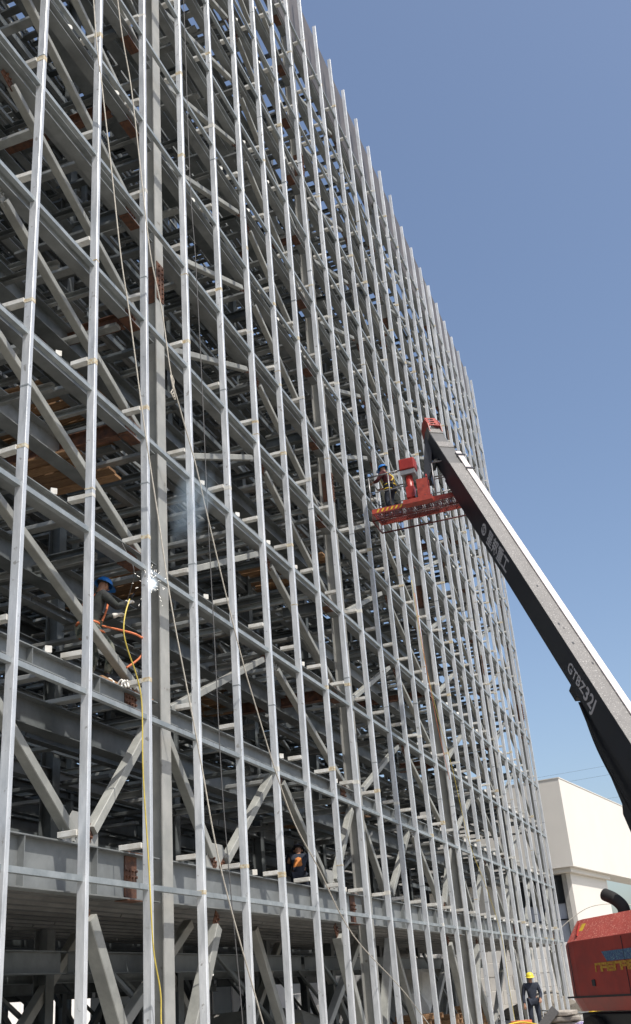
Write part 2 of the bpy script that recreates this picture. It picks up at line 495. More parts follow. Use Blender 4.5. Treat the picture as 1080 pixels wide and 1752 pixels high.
# ---------------------------------------------------------------- interior racking
rows = [8.75 + 1.12 * r for r in range(22)]
def keep(xa, xb, y):   # what the photograph could see, with a margin for shadows and for a side step
    return xb > 1.15 * y - 3.0
rb, cb, po, xb_ = [], [], [], []
XE = 51.2
for r, y in enumerate(rows):
    # posts
    x = 4.44 + (0.0 if r % 2 else 2.4)
    while x < XE:
        if keep(x, x, y) :
            big = (r % 4 == 2)
            if big: po.append((hprof(0.26, 0.24, 0.016), (x, y, 0.12), (x, y, 33.6), M_RACK, (0, 1, 0)))
            elif r in (3, 9, 15): po.append((cprof(0.12, 0.11, 0.01), (x, y, 3.3), (x, y, 33.0 - (r % 3) * 0.5), M_RACK if r % 2 else M_RACKL, (0, 1, 0)))
        x += 4.8
    for k, z in enumerate(LV[:13]):
        for a in range(5):
            xa, xb = 4.44 + 9.6 * a, 4.44 + 9.6 * (a + 1)
            xb = min(xb, XE)
            if not keep(xa, xb, y): continue
            if random.random() < 0.10 and k > 2: continue
            h = [0.42, 0.16, 0.24, 0.16, 0.34][r % 5]
            zz = z + 0.40 - h / 2 + [0, .05, -.06][r % 3]
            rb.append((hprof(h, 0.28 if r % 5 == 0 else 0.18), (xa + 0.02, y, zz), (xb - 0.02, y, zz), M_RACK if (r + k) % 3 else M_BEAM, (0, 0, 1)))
            if k and r < 14:
                for oy in (0.45, 0.9):
                    if random.random() < 0.6:
                        xs_ = xa + random.choice([0, 0, 3.2]); rb.append((cprof(0.08, 0.06), (xs_ + 0.02, y + oy, zz + h / 2 + 0.16), (xb - 0.02, y + oy, zz + h / 2 + 0.16), M_RACKL, (0, 0, 1)))
            if r % 2 == 0 and random.random() < 0.8:
                zz2 = z + 1.45
                if random.random() < 0.55:
                    rb.append((cprof(0.12, 0.08), (xa + 0.02, y + 0.2, zz2), (xb - 0.02, y + 0.2, zz2), M_RACK, (0, 0, 1)))
# cross members running into the depth
for k, z in enumerate(LV[:13]):
    x = 5.0
    q = 0
    while x < XE:
        q += 1
        for r in range(0, len(rows) - 1, 1):
            ya = rows[r] - (1.15 if r == 0 else 0.0)
            yb = rows[min(r + random.choice([1, 1, 2]), len(rows) - 1)]
            if not keep(x, x, ya): continue
            if random.random() < 0.36: continue
            zz = z + 0.47 + random.choice([0, 0, 0.02, -0.35])
            lift = random.uniform(-0.02, 0.02)
            zz += 0.009 * (r % 4) + random.uniform(0, 0.006)
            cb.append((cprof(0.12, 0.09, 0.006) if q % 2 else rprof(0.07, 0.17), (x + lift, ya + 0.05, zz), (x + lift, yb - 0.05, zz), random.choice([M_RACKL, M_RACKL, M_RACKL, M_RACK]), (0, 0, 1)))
        x += 0.62 if k else 1.2
# braces into the depth and along the rows
for r, y in enumerate(rows[:14]):
    if r % 2: continue
    for a in range(5):
        xa = 4.44 + 9.6 * a
        for k in range(0, 12):
            if random.random() < 0.9: continue
            x1 = xa + random.choice([0.1, 4.8]); 
            if not keep(x1, x1 + 4.8, y) or x1 + 4.7 > XE: continue
            up_ = random.random() < 0.5
            z1, z2 = LV[k] + 0.5, LV[k + 1] + 0.2
            if up_: z1, z2 = z2, z1
            xb_.append((rprof(0.09, 0.09), (x1, y - 0.12, z1), (x1 + 4.7, y - 0.12, z2), M_RACKL, (0, 1, 0)))
# ground storey: heavy dark knee braces
for r, y in enumerate(rows[:12]):
    if r not in (0, 2, 6, 10): continue
    for a in range(6):
        c = 4.44 + 9.6 * a
        for sg in (-1, 1):
            xa = c + sg * 3.4
            if xa > XE or not keep(xa, c, y): continue
            xb_.append((rprof(0.17, 0.16), (xa, y, 2.95), (c + sg * 0.2 - (1.2 if r == 0 else 0), y, 0.1), M_PAINT if r < 3 else M_RACK, (0, 1, 0)))
        # thin crossed rods
        if c + 9 < XE and keep(c, c + 9, y):
            xb_.append((rprof(0.07, 0.07), (c + 0.2, y + .1, 2.6), (c + 4.6, y + .1, 0.3), M_RACK, (0, 1, 0)))
            xb_.append((rprof(0.07, 0.07), (c + 4.6, y + .18, 2.6), (c + 9.4, y + .18, 0.3), M_RACK, (0, 1, 0)))
            xb_.append((hprof(0.3, 0.2), (c + 0.1, y + .3, 2.35), (min(c + 9.5, XE), y + .3, 2.35), M_RACK, (0, 0, 1)))
members('rack_beam', rb, bld)
members('cross_beam', cb, bld)
members('rack_post', po, bld)
members('rack_brace', xb_, bld)
# first-floor deck of ribbed sheets seen from below
dk = []
y = 7.72
while y < 12.3:
    xx = 6.0
    while xx < 50:
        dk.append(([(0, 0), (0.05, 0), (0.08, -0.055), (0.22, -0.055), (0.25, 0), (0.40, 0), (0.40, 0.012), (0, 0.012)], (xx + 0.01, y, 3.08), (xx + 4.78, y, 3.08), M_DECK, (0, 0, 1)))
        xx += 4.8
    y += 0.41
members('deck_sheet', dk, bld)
# timber staging planks lying on the beams
def staging(x, y, z, nx, L, m_=M_WOOD, along='y'):
    out = []
    for q in range(nx):
        dx = q * 0.27 + random.uniform(-.02, .02)
        off = random.uniform(-.25, .25)
        if along == 'y': A, B = (x + dx, y + off, z + random.uniform(0, .02)), (x + dx, y + L + off, z + random.uniform(0, .03))
        else: A, B = (x + off, y + dx, z + random.uniform(0, .02)), (x + L + off, y + dx, z)
        out.append((rprof(0.05, 0.23), A, B, m_, (0, 0, 1)))
    return out
def plank_stack(label, items):
    t = empty('plank_platform', label, 'planks', items[0][1], 'timber staging laid inside the steel frame')
    for it in items:
        o = bpy.data.objects.new('plank', member_mesh('plank', it[0], (V(it[2]) - V(it[1])).length, it[3]))
        COL.objects.link(o)
        o.parent = t
        o.matrix_local = Matrix.Translation(-V(items[0][1])) @ frame(it[1], it[2])
plank_stack('yellow-brown timber planks on beams left of the second stud, half way up the left edge', staging(14.6, 9.3, LV[4] + 0.56, 11, 3.2))
plank_stack('dark timber planks between the fifth and eighth studs, lower middle of the frame', staging(21.5, 9.4, LV[2] + 0.6, 9, 3.0))
plank_stack('brown timber planks on beams behind the smoke right of the first painted column', staging(18.8, 10.3, LV[3] + 0.6, 8, 2.8))
plank_stack('reddish timber planks above the welder behind the second and third studs', staging(13.0, 8.4, LV[2] + 2.35, 5, 1.6))
plank_stack('weathered timber planks high behind the second painted column', staging(25.6, 8.6, LV[4] + 0.6, 7, 2.6))
plank_stack('old timber planks above the orange vested worker', staging(26.5, 8.6, LV[1] + 0.6, 8, 2.4))
# dark cross girders near the columns, some of them rusty
for a_, c in enumerate(CX[1:5]):
    for k in range(1, 12):
        if random.random() < (0.3 if a_ == 0 else 0.6): continue
        xg = c - 0.85 - random.uniform(0, .5)
        rusty = a_ == 0 and k in (1, 3, 4, 6) or random.random() < .12
        o = member('cross_girder', hprof(0.26, 0.16), (xg, 7.62, LV[k] + 0.3), (xg, 7.75 + random.choice([0.9, 2.2]), LV[k] + 0.3), M_RUST if rusty else M_RACK, bld)

# ---------------------------------------------------------------- ropes, hoses, cables
def smooth(pts, n=6):
    pts = [V(p) for p in pts]
    out = []
    for i in range(len(pts) - 1):
        p0, p1, p2, p3 = pts[max(i - 1, 0)], pts[i], pts[i + 1], pts[min(i + 2, len(pts) - 1)]
        for k in range(n):
            t = k / n
            out.append(0.5 * ((2 * p1) + (p2 - p0) * t + (2 * p0 - 5 * p1 + 4 * p2 - p3) * t * t + (3 * p1 - p0 - 3 * p2 + p3) * t ** 3))
    out.append(pts[-1])
    return out
def rope(name, pts, r, m_, label, cat, group=None):
    o = MB().tube(smooth(pts), r, 6).build(name, m_, None, smooth=True)
    return tag(o, label, cat, group)
RY = 6.85
def R_(l, y=RY): return [(x, y, z) for x, z in l]
rope('hanging_rope', R_([(9.6, 32.9), (10.15, 24.0), (10.8, 17.52), (11.12, 15.77), (11.47, 14.13), (11.77, 12.65), (12.05, 11.69), (12.47, 10.02), (12.91, 8.53), (13.34, 7.09), (13.95, 5.55), (14.2, 4.89), (14.79, 3.39), (16.06, 1.34), (16.9, 0.02)]), 0.011, M_ROPE,
     'dirty white rope hanging slack down past the second and third studs to the ground', 'rope')
rope('hanging_rope', R_([(9.9, 32.9), (10.9, 23.0), (11.52, 18.35), (12.01, 16.64), (12.36, 14.88), (12.66, 13.4), (13.05, 12.46), (13.35, 11.34), (13.7, 10.75), (14.2, 10.0), (14.6, 9.2), (15.2, 8.04), (15.81, 6.95), (16.3, 6.25), (17.04, 5.26), (17.82, 4.45), (18.87, 3.79), (20.58, 2.67), (23.83, 1.57), (27.5, 0.05)], 6.8), 0.011, M_ROPE,
     'pale rope with a knot that slants out to the right across the studs', 'rope')
kn = MB()
for q in range(4):
    a = q * 1.5
    kn.tube(smooth([(13.36, 6.8, 11.3), (13.36 + .06 * math.cos(a), 6.78, 11.22 + .05 * math.sin(a)), (13.40 + .03 * q, 6.8, 11.05 - .05 * q), (13.33, 6.8, 10.95)]), 0.008, 5)
tag(kn.build('rope_knot', M_ROPE), 'loose knot with frayed ends tied in the pale slanting rope', 'knot')
rope('wire_line', R_([(14.45, 32.9), (14.52, 21.81), (14.55, 16.74), (14.68, 14.82), (14.78, 12.18), (14.84, 9.32), (14.93, 7.02), (15.0, 4.93), (15.16, 3.38), (15.42, 1.45), (15.5, 0.02)], 6.9), 0.008, M_ROPED,
     'thin dark line hanging nearly straight between the fourth and fifth studs', 'line')
rope('welding_hose', [(13.32, 7.1, 7.28), (13.1, 6.98, 7.05), (12.99, 6.95, 6.75), (12.97, 6.93, 6.45), (12.99, 6.9, 6.2), (12.26, 6.88, 5.77), (12.39, 6.85, 5.39), (12.41, 6.85, 4.52), (12.55, 6.85, 3.34), (12.65, 6.85, 2.36), (12.83, 6.85, 1.82), (12.87, 6.85, 1.2), (12.9, 6.8, 0.03)] if False else
     [(12.05, 6.85, 6.86), (11.93, 6.85, 6.6), (11.89, 6.85, 6.34), (11.99, 6.85, 6.12), (12.26, 6.85, 5.77), (12.39, 6.85, 5.39), (12.41, 6.85, 4.52), (12.55, 6.85, 3.34), (12.65, 6.85, 2.36), (12.83, 6.85, 1.82), (12.87, 6.85, 1.3), (13.0, 6.7, 0.03)], 0.010, M_HOSE,
     'yellow welding hose running from the blue helmeted welder down the third stud', 'hose')
rope('hanging_rope', R_([(29.2, 13.0), (29.52, 10.9), (30.4, 9.12), (31.49, 7.72), (32.58, 5.6), (34.28, 4.35), (35.6, 3.01), (35.75, 1.31), (36.0, 0.03)], 6.8), 0.008, M_HOSE,
     'yellowish rope snaking down the far studs under the red basket', 'rope')
rope('hanging_rope', R_([(29.3, 12.6), (29.6, 10.6), (30.2, 8.6), (30.9, 7.2)], 6.78), 0.007, M_ORANGE,
     'short orange rope beside the yellowish one below the red basket', 'rope')

# ---------------------------------------------------------------- people
def skin_mesh(name, chains, m_, parent, sub=2):
    vs, idx, rad, es = [], {}, [], []
    for ch in chains:
        prev = None
        for p, r in ch:
            key = tuple(round(c, 4) for c in p)
            if key not in idx:
                idx[key] = len(vs); vs.append(tuple(p)); rad.append(r)
            i = idx[key]
            if prev is not None and prev != i: es.append((prev, i))
            prev = i
    me = bpy.data.meshes.new(name + '_skeleton')
    me.from_pydata(vs, es, [])
    o = bpy.data.objects.new(name + '_tmp', me)
    COL.objects.link(o)
    md = o.modifiers.new('s', 'SKIN')
    md.use_smooth_shade = True
    for i, r in enumerate(rad):
        rr = r if isinstance(r, tuple) else (r, r)
        me.skin_vertices[0].data[i].radius = rr
    me.skin_vertices[0].data[0].use_root = True
    if sub:
        ms = o.modifiers.new('u', 'SUBSURF'); ms.levels = sub; ms.render_levels = sub
    dg = bpy.context.evaluated_depsgraph_get()
    me2 = bpy.data.meshes.new_from_object(o.evaluated_get(dg))
    bpy.data.objects.remove(o)
    me2.name = name
    me2.materials.clear(); me2.materials.append(m_)
    for p in me2.polygons: p.use_smooth = True
    q = bpy.data.objects.new(name, me2)
    COL.objects.link(q)
    if parent: child(q, parent)
    return q

def person(label, loc, yaw, J, m_shirt, m_legs, m_helmet, group=None, vest=None, gloves=None, harness=None):
    t = empty('person', label, 'person', loc, group)
    t.rotation_euler = (0, 0, yaw)
    B = t.matrix_basis.copy()
    B = Matrix.Translation(loc) @ Matrix.Rotation(yaw, 4, 'Z')
    t.matrix_basis = B
    W = lambda p: B @ V(p)
    j = {k: W(v) for k, v in J.items()}
    fwd = (B.to_3x3() @ V((1, 0, 0)))
    lerp = lambda a, b, s: a + (b - a) * s
    hd = (j['head'] - j['neck']).normalized()
    look = B.to_3x3() @ V(J.get('look', (1, 0, 0))); 
    look = V(J_look(B, J))
    ch = [[(j['pelvis'], 0.12), (lerp(j['pelvis'], j['chest'], .5), 0.115), (j['chest'], 0.13), (j['neck'], 0.055), (lerp(j['neck'], j['head'], .55), 0.062), (j['head'], 0.088), (j['head'] + hd * 0.085, 0.07)]]
    for s in 'LR':
        e, w_ = j['el' + s], j['wr' + s]
        d = (w_ - e).normalized()
        palm = w_ + d * 0.06
        ch.append([(j['chest'], 0.13), (j['sh' + s], 0.062), (e, 0.042), (w_, 0.028), (palm, 0.036)])
        side = d.cross(V((0, 0, 1))); side = side.normalized() if side.length > .1 else V((0, 1, 0))
        dn = d.cross(side).normalized()
        for q, (off, L) in enumerate([(-0.030, .072), (-0.010, .082), (0.010, .078), (0.028, .062)]):
            b0 = palm + side * off + d * 0.028
            b1 = b0 + d * L * .55 + dn * 0.012
            b2 = b1 + d * L * .2 + dn * L * .45
            ch.append([(palm, 0.036), (b0, 0.0105), (b1, 0.0095), (b2, 0.008)])
        th = palm - side * 0.034
        ch.append([(palm, 0.036), (th, 0.013), (th + d * .035 + dn * .02 - side * .01, 0.011), (th + d * .055 + dn * .038, 0.009)])
        ch.append([(j['pelvis'], 0.12), (j['hi' + s], 0.088), (j['kn' + s], 0.055), (j['an' + s], 0.038), (j['to' + s], 0.035)])
    body = skin_mesh('body', ch, M_SKIN, t)
    H = j['head']
    f = look.normalized()
    side = V((0, 0, 1)).cross(f).normalized()
    up = f.cross(side).normalized()
    fc = MB()
    fc.tube([H + f * .075 + up * .02, H + f * .100 - up * .005, H + f * .078 - up * .02], [.006, .014, .008], 6)
    child(fc.build('nose', M_SKIN, None, smooth=True), t)
    for sg in (-1, 1):
        e = MB(); c = H + f * .082 + side * .03 * sg + up * .03
        e.tube([c - side * .012, c, c + side * .012], [.003, .007, .003], 6)
        child(e.build('eye', M_HAIR, None, smooth=True), t)
        e = MB(); c = H + side * .09 * sg
        e.tube([c - up * .03, c, c + up * .03], [.008, .014, .010], 6)
        child(e.build('ear', M_SKIN, None, smooth=True), t)
    e = MB(); c = H + f * .083 - up * .045
    e.tube([c - side * .022, c + f * .004, c + side * .022], [.003, .006, .003], 6)
    child(e.build('mouth', M_CLOTHR, None, smooth=True), t)
    # hair
    hb = MB(); rings = 6
    for a in range(rings): pass
    hb.tube([H + up * .03 - f * .02, H + up * .06 - f * .015, H + up * .10 - f * .01], [.096, .097, .06], 12)
    child(hb.build('hair', M_HAIR, None, smooth=True), t)
    # clothes follow the skeleton
    sh = [[(lerp(j['pelvis'], j['chest'], -.28), (0.155, 0.135)), (lerp(j['pelvis'], j['chest'], .05), (0.150, 0.128)), (lerp(j['pelvis'], j['chest'], .5), (0.145, 0.125)), (j['chest'], (0.165, 0.14)), (lerp(j['chest'], j['neck'], .8), 0.075)]]
    for s in 'LR':
        e, w_ = j['el' + s], j['wr' + s]
        sh.append([(j['chest'], (0.165, 0.14)), (j['sh' + s], 0.085), (lerp(j['sh' + s], e, .55), .068), (e, 0.062), (lerp(e, w_, .5), .055), (lerp(e, w_, .93), 0.044)])
    child(skin_mesh('jacket', sh, m_shirt, None), t)
    tr = []
    for s in 'LR':
        tr.append([(j['pelvis'], (0.145, 0.13)), (j['hi' + s], 0.112), (lerp(j['hi' + s], j['kn' + s], .5), .095), (j['kn' + s], 0.078), (lerp(j['kn' + s], j['an' + s], .5), .068), (lerp(j['kn' + s], j['an' + s], .95), 0.058)])
    child(skin_mesh('trousers', tr, m_legs, None), t)
    for s in 'LR':
        d = (j['to' + s] - j['an' + s])
        child(skin_mesh('boot', [[(j['an' + s] + V((0, 0, .06)), .05), (j['an' + s] - V((0, 0, .01)), .052), (j['an' + s] + d * .6, .045), (j['to' + s] + d * .15, .038)]], M_BLACK, None, 1), t)
    if gloves:
        for s in 'LR':
            e, w_ = j['el' + s], j['wr' + s]; d = (w_ - e).normalized()
            side_ = d.cross(V((0, 0, 1))).normalized(); dn = d.cross(side_).normalized(); palm = w_ + d * .06
            gl = [[(w_ - d * .05, .052), (w_, .042), (palm, .044)]]
            for off, L in [(-0.030, .072), (-0.010, .082), (0.010, .078), (0.028, .062)]:
                b0 = palm + side_ * off + d * 0.028; b1 = b0 + d * L * .55 + dn * 0.012; b2 = b1 + d * L * .2 + dn * L * .45
                gl.append([(palm, .044), (b0, .014), (b1, .0125), (b2, .011)])
            th = palm - side_ * 0.034
            gl.append([(palm, .044), (th, .016), (th + d * .035 + dn * .02 - side_ * .01, .014), (th + d * .055 + dn * .038, .012)])
            child(skin_mesh('glove', gl, gloves, None), t)
    if vest:
        child(skin_mesh('vest', [[(lerp(j['pelvis'], j['chest'], .25), (0.158, 0.135)), (lerp(j['pelvis'], j['chest'], .6), (0.158, 0.137)), (j['chest'], (0.178, 0.152)), (lerp(j['chest'], j['neck'], .5), (0.11, .09))]], vest, None), t)
    if harness:
        hs = MB()
        cc = j['chest']; pp = j['pelvis']; bk = -fwd
        sd_ = V((0, 0, 1)).cross(fwd)
        for sg in (-1, 1):
            hs.tube(smooth([pp + sd_ * .15 * sg, lerp(pp, cc, .5) + bk * .16 + sd_ * .06 * sg, cc + bk * .17 - sd_ * .05 * sg, j['neck'] + sd_ * -.09 * sg, cc + fwd * .16 - sd_ * .08 * sg, pp + fwd * .14 + sd_ * -.10 * sg], 5), .017, 6)
        ring = [pp + V((0, 0, .03)) + (fwd * math.cos(a) * .165 + sd_ * math.sin(a) * .175) for a in [k * math.pi / 8 for k in range(17)]]
        hs.tube(ring, .02, 6)
        for s in 'LR':
            h_ = lerp(j['hi' + s], j['kn' + s], .25)
            hs.tube([h_ + (fwd * math.cos(a) + sd_ * math.sin(a)) * .115 for a in [k * math.pi / 6 for k in range(13)]], .016, 6)
        child(hs.build('harness', harness, None, smooth=True), t)
    # hard hat
    hm = MB()
    n = 16
    prof = [(0.125, 0.028), (0.122, 0.05), (0.112, 0.09), (0.085, 0.125), (0.045, 0.145), (0.0, 0.15)]
    rings = []
    for r, h in prof:
        rings.append([H + up * (h - 0.0) + (f * math.cos(2 * math.pi * k / n) * 1.12 + side * math.sin(2 * math.pi * k / n)) * r for k in range(n)])
    brim = [H + up * (0.020) + (f * (math.cos(2 * math.pi * k / n) * (1.12 + .35 * max(0, math.cos(2 * math.pi * k / n)))) + side * math.sin(2 * math.pi * k / n)) * .145 for k in range(n)]
    vs = brim + sum(rings, [])
    fs = []
    for r in range(len(prof)):
        for k in range(n):
            fs.append((r * n + k, r * n + (k + 1) % n, (r + 1) * n + (k + 1) % n, (r + 1) * n + k))
    hm.add(vs, fs)
    child(hm.build('helmet', m_helmet, None, smooth=True), t)
    return t, j
def J_look(B, J):
    return B.to_3x3() @ V(J.get('look', (1, 0, 0)))

# the welder: stands on the first-storey beam, body turned to the third stud
WLOC = (12.74, 7.84, 5.985)
weld_t, wj = person('welder in blue helmet on a beam with one arm stretched to the third stud', WLOC, math.radians(-28),
    {'pelvis': (-0.10, 0, 0.84), 'chest': (0.02, 0, 1.22), 'neck': (0.08, 0, 1.40), 'head': (0.15, 0.0, 1.53), 'look': (0.93, 0, -0.36),
     'shL': (0.02, 0.19, 1.32), 'elL': (0.20, 0.25, 1.08), 'wrL': (0.44, 0.14, 1.16), 'shR': (0.04, -0.19, 1.32), 'elR': (0.22, -0.28, 1.12), 'wrR': (0.46, -0.18, 1.27),
     'hiL': (-0.10, 0.10, 0.80), 'knL': (0.10, 0.13, 0.46), 'anL': (-0.02, 0.12, 0.09), 'toL': (0.15, 0.14, 0.045),
     'hiR': (-0.10, -0.10, 0.80), 'knR': (0.22, -0.12, 0.52), 'anR': (0.16, -0.12, 0.09), 'toR': (0.33, -0.12, 0.045)},
    M_CLOTHG, M_CLOTHC, M_BLUEH, gloves=M_GLOVE, harness=M_ORANGE)
plank_stack('short timber plank pair on the beam under the boots of the welder', staging(12.3, 7.62, 5.935, 2, 1.5, along='x'))
tip = V((12.93, 7.16, 7.44))
hand = wj['wrR']
o = MB().tube([hand + (tip - hand) * .2, hand + (tip - hand) * .5], [.02, .016], 8).tube([hand + (tip - hand) * .5, tip], .005, 6).build('electrode_holder', M_BLACK, None, smooth=True)
tag(o, 'black electrode holder with a thin rod in the hand of the welder', 'tool')
rope('lanyard', [wj['pelvis'] + V((.1, -.15, .02)), (12.7, 7.2, 6.62), (12.85, 7.12, 6.58), (12.95, 7.1, 6.55), (12.9, 7.15, 6.3), (12.75, 7.3, 6.12)], 0.016, M_ORANGE,
     'orange safety lanyard sagging from the welder to the beam at the third stud', 'lanyard')
rope('holder_cable', [tuple(hand + V((0, 0, .02))), (12.8, 7.2, 7.6), (12.78, 7.3, 7.9), (12.8, 7.42, 8.15)], 0.007, M_ROPED,
     'thin cable rising from the hand of the welder to the beam overhead', 'cable')
rg = MB()
for q in range(9):
    a = random.uniform(0, 6.28); b_ = V((12.98 + random.uniform(-.25, .25), 7.38 + random.uniform(-.06, .2), 5.93))
    rg.tube(smooth([b_, b_ + V((math.cos(a) * .1, math.sin(a) * .06, .06)), b_ + V((math.cos(a) * .18, math.sin(a) * .1, .02)), b_ + V((math.cos(a) * .22, math.sin(a) * .14, -.06))]), 0.016, 6)
tag(rg.build('rag_bundle', M_GLOVE, None, smooth=True), 'bundle of pale rags and cord on the beam at the boots of the welder', 'rags')
# arc
fl = MB()
bmx = bmesh.new(); bmesh.ops.create_icosphere(bmx, subdivisions=2, radius=0.035)
me = bpy.data.meshes.new('welding_arc'); bmx.to_mesh(me); bmx.free()
M_ARC = mat('white_hot_arc', (1, 1, 1), emit=((0.85, 0.92, 1.0), 25))
me.materials.append(M_ARC)
o = bpy.data.objects.new('welding_arc', me); COL.objects.link(o); o.location = (12.93, 7.0, 7.43)
tag(o, 'blinding white welding arc on the third stud beside the gloved hand', 'arc')
sp = MB()
for q in range(60):
    c0_ = V((12.95, 7.0, 7.43)); dv = V((random.gauss(.5, .8), random.gauss(0, .5), random.gauss(.1, .9))).normalized()
    t0_ = abs(random.gauss(0, .16)) + .05
    a_ = c0_ + dv * t0_; sp.tube([a_, a_ + dv * random.uniform(.02, .05)], random.uniform(.0008, .0016), 3)
tag(sp.build('weld_sparks', mat('spark_glow', (0.9, 0.9, 0.9), emit=((1, .95, .85), 4)), None), 'spray of fine bright sparks around the welding arc', 'sparks', kind='stuff')
def glow():  # emissive ball added to give the arc its halo of glare
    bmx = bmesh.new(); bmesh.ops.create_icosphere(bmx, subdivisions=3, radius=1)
    me = bpy.data.meshes.new('arc_halo'); bmx.to_mesh(me); bmx.free()
    M = bpy.data.materials.new('arc_halo'); M.use_nodes = True
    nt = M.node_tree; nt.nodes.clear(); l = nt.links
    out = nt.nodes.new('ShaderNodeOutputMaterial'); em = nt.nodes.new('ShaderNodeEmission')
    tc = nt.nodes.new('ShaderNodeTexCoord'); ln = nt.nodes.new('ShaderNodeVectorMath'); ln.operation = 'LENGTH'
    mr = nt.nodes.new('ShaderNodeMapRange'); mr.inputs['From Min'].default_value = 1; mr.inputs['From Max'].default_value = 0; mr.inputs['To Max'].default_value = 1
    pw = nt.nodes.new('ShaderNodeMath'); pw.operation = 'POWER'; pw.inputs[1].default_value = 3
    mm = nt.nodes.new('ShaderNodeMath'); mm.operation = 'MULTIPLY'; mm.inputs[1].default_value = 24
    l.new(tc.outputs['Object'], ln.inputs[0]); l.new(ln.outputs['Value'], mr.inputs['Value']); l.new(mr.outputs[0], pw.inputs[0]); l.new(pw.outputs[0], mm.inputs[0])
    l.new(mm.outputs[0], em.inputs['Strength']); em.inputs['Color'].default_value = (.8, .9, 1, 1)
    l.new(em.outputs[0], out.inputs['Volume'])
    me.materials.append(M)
    o = bpy.data.objects.new('arc_halo', me); COL.objects.link(o); o.location = (12.95, 6.98, 7.43); o.scale = (.17, .14, .17)
    tag(o, 'added white halo of glare around the welding arc', 'glow', kind='stuff')
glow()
# smoke drifting up and right from the arc
def smoke():
    bmx = bmesh.new(); bmesh.ops.create_icosphere(bmx, subdivisions=3, radius=1)
    me = bpy.data.meshes.new('smoke'); bmx.to_mesh(me); bmx.free()
    M = bpy.data.materials.new('blue_white_smoke'); M.use_nodes = True
    nt = M.node_tree; nt.nodes.clear()
    out = nt.nodes.new('ShaderNodeOutputMaterial'); pv = nt.nodes.new('ShaderNodeVolumePrincipled')
    tc = nt.nodes.new('ShaderNodeTexCoord'); nz = nt.nodes.new('ShaderNodeTexNoise'); nz.inputs['Scale'].default_value = 1.6; nz.inputs['Detail'].default_value = 5
    nz.inputs['Distortion'].default_value = 0.8
    ln = nt.nodes.new('ShaderNodeVectorMath'); ln.operation = 'LENGTH'
    mr = nt.nodes.new('ShaderNodeMapRange'); mr.inputs['From Min'].default_value = 1.0; mr.inputs['From Max'].default_value = 0.2
    m2 = nt.nodes.new('ShaderNodeMapRange'); m2.inputs['From Min'].default_value = 0.42; m2.inputs['From Max'].default_value = 0.72; m2.inputs['To Max'].default_value = 2.6
    mu = nt.nodes.new('ShaderNodeMath'); mu.operation = 'MULTIPLY'
    l = nt.links
    l.new(tc.outputs['Object'], nz.inputs['Vector']); l.new(tc.outputs['Object'], ln.inputs[0])
    l.new(ln.outputs['Value'], mr.inputs['Value']); l.new(nz.outputs['Fac'], m2.inputs['Value'])
    l.new(mr.outputs[0], mu.inputs[0]); l.new(m2.outputs[0], mu.inputs[1])
    l.new(mu.outputs[0], pv.inputs['Density'])
    pv.inputs['Color'].default_value = (0.66, 0.84, 1.0, 1)
    l.new(pv.outputs[0], out.inputs['Volume'])
    me.materials.append(M)
    o = bpy.data.objects.new('smoke', me); COL.objects.link(o)
    o.location = (13.95, 6.75, 9.15); o.scale = (0.42, 0.34, 1.15)
    o.rotation_euler = (0, math.radians(28), 0)
    tag(o, 'thin bluish welding smoke drifting beside the first painted column', 'smoke', kind='stuff')
smoke()

# person bending on the first deck
person('worker in orange vest bending forward on the deck between the sixth and seventh studs', (22.35, 8.5, 3.16), math.radians(20),
    {'pelvis': (-0.12, 0, 0.88), 'chest': (0.12, 0, 1.22), 'neck': (0.22, 0, 1.38), 'head': (0.33, 0.0, 1.47), 'look': (0.8, 0, -0.6),
     'shL': (0.13, 0.19, 1.30), 'elL': (0.26, 0.26, 1.02), 'wrL': (0.46, 0.16, 0.95), 'shR': (0.15, -0.19, 1.30), 'elR': (0.28, -0.26, 1.02), 'wrR': (0.50, -0.14, 0.98),
     'hiL': (-0.12, 0.10, 0.86), 'knL': (0.02, 0.12, 0.47), 'anL': (-0.08, 0.12, 0.09), 'toL': (0.09, 0.13, 0.045),
     'hiR': (-0.12, -0.10, 0.86), 'knR': (0.10, -0.12, 0.48), 'anR': (0.10, -0.12, 0.09), 'toR': (0.27, -0.13, 0.045)},
    M_CLOTHD, M_CLOTHD, M_CLOTHD, vest=M_CLOTHO)
person('worker in yellow helmet and dark clothes standing on the ground beside the far studs', (36.3, 6.22, 0.12), math.radians(200),
    {'pelvis': (0, 0, 0.93), 'chest': (0.02, 0, 1.28), 'neck': (0.03, 0, 1.47), 'head': (0.06, 0.0, 1.60), 'look': (0.95, 0, -0.2),
     'shL': (0.0, 0.2, 1.38), 'elL': (0.02, 0.27, 1.10), 'wrL': (0.20, 0.2, 0.96), 'shR': (0.0, -0.2, 1.38), 'elR': (-0.03, -0.28, 1.09), 'wrR': (0.06, -0.29, 0.84),
     'hiL': (0, 0.1, 0.9), 'knL': (0.04, 0.12, 0.49), 'anL': (0.0, 0.12, 0.09), 'toL': (0.17, 0.14, 0.045),
     'hiR': (0, -0.1, 0.9), 'knR': (0.01, -0.13, 0.49), 'anR': (-0.06, -0.13, 0.09), 'toR': (0.11, -0.16, 0.045)},
    M_CLOTHD, M_CLOTHD, M_YELH)

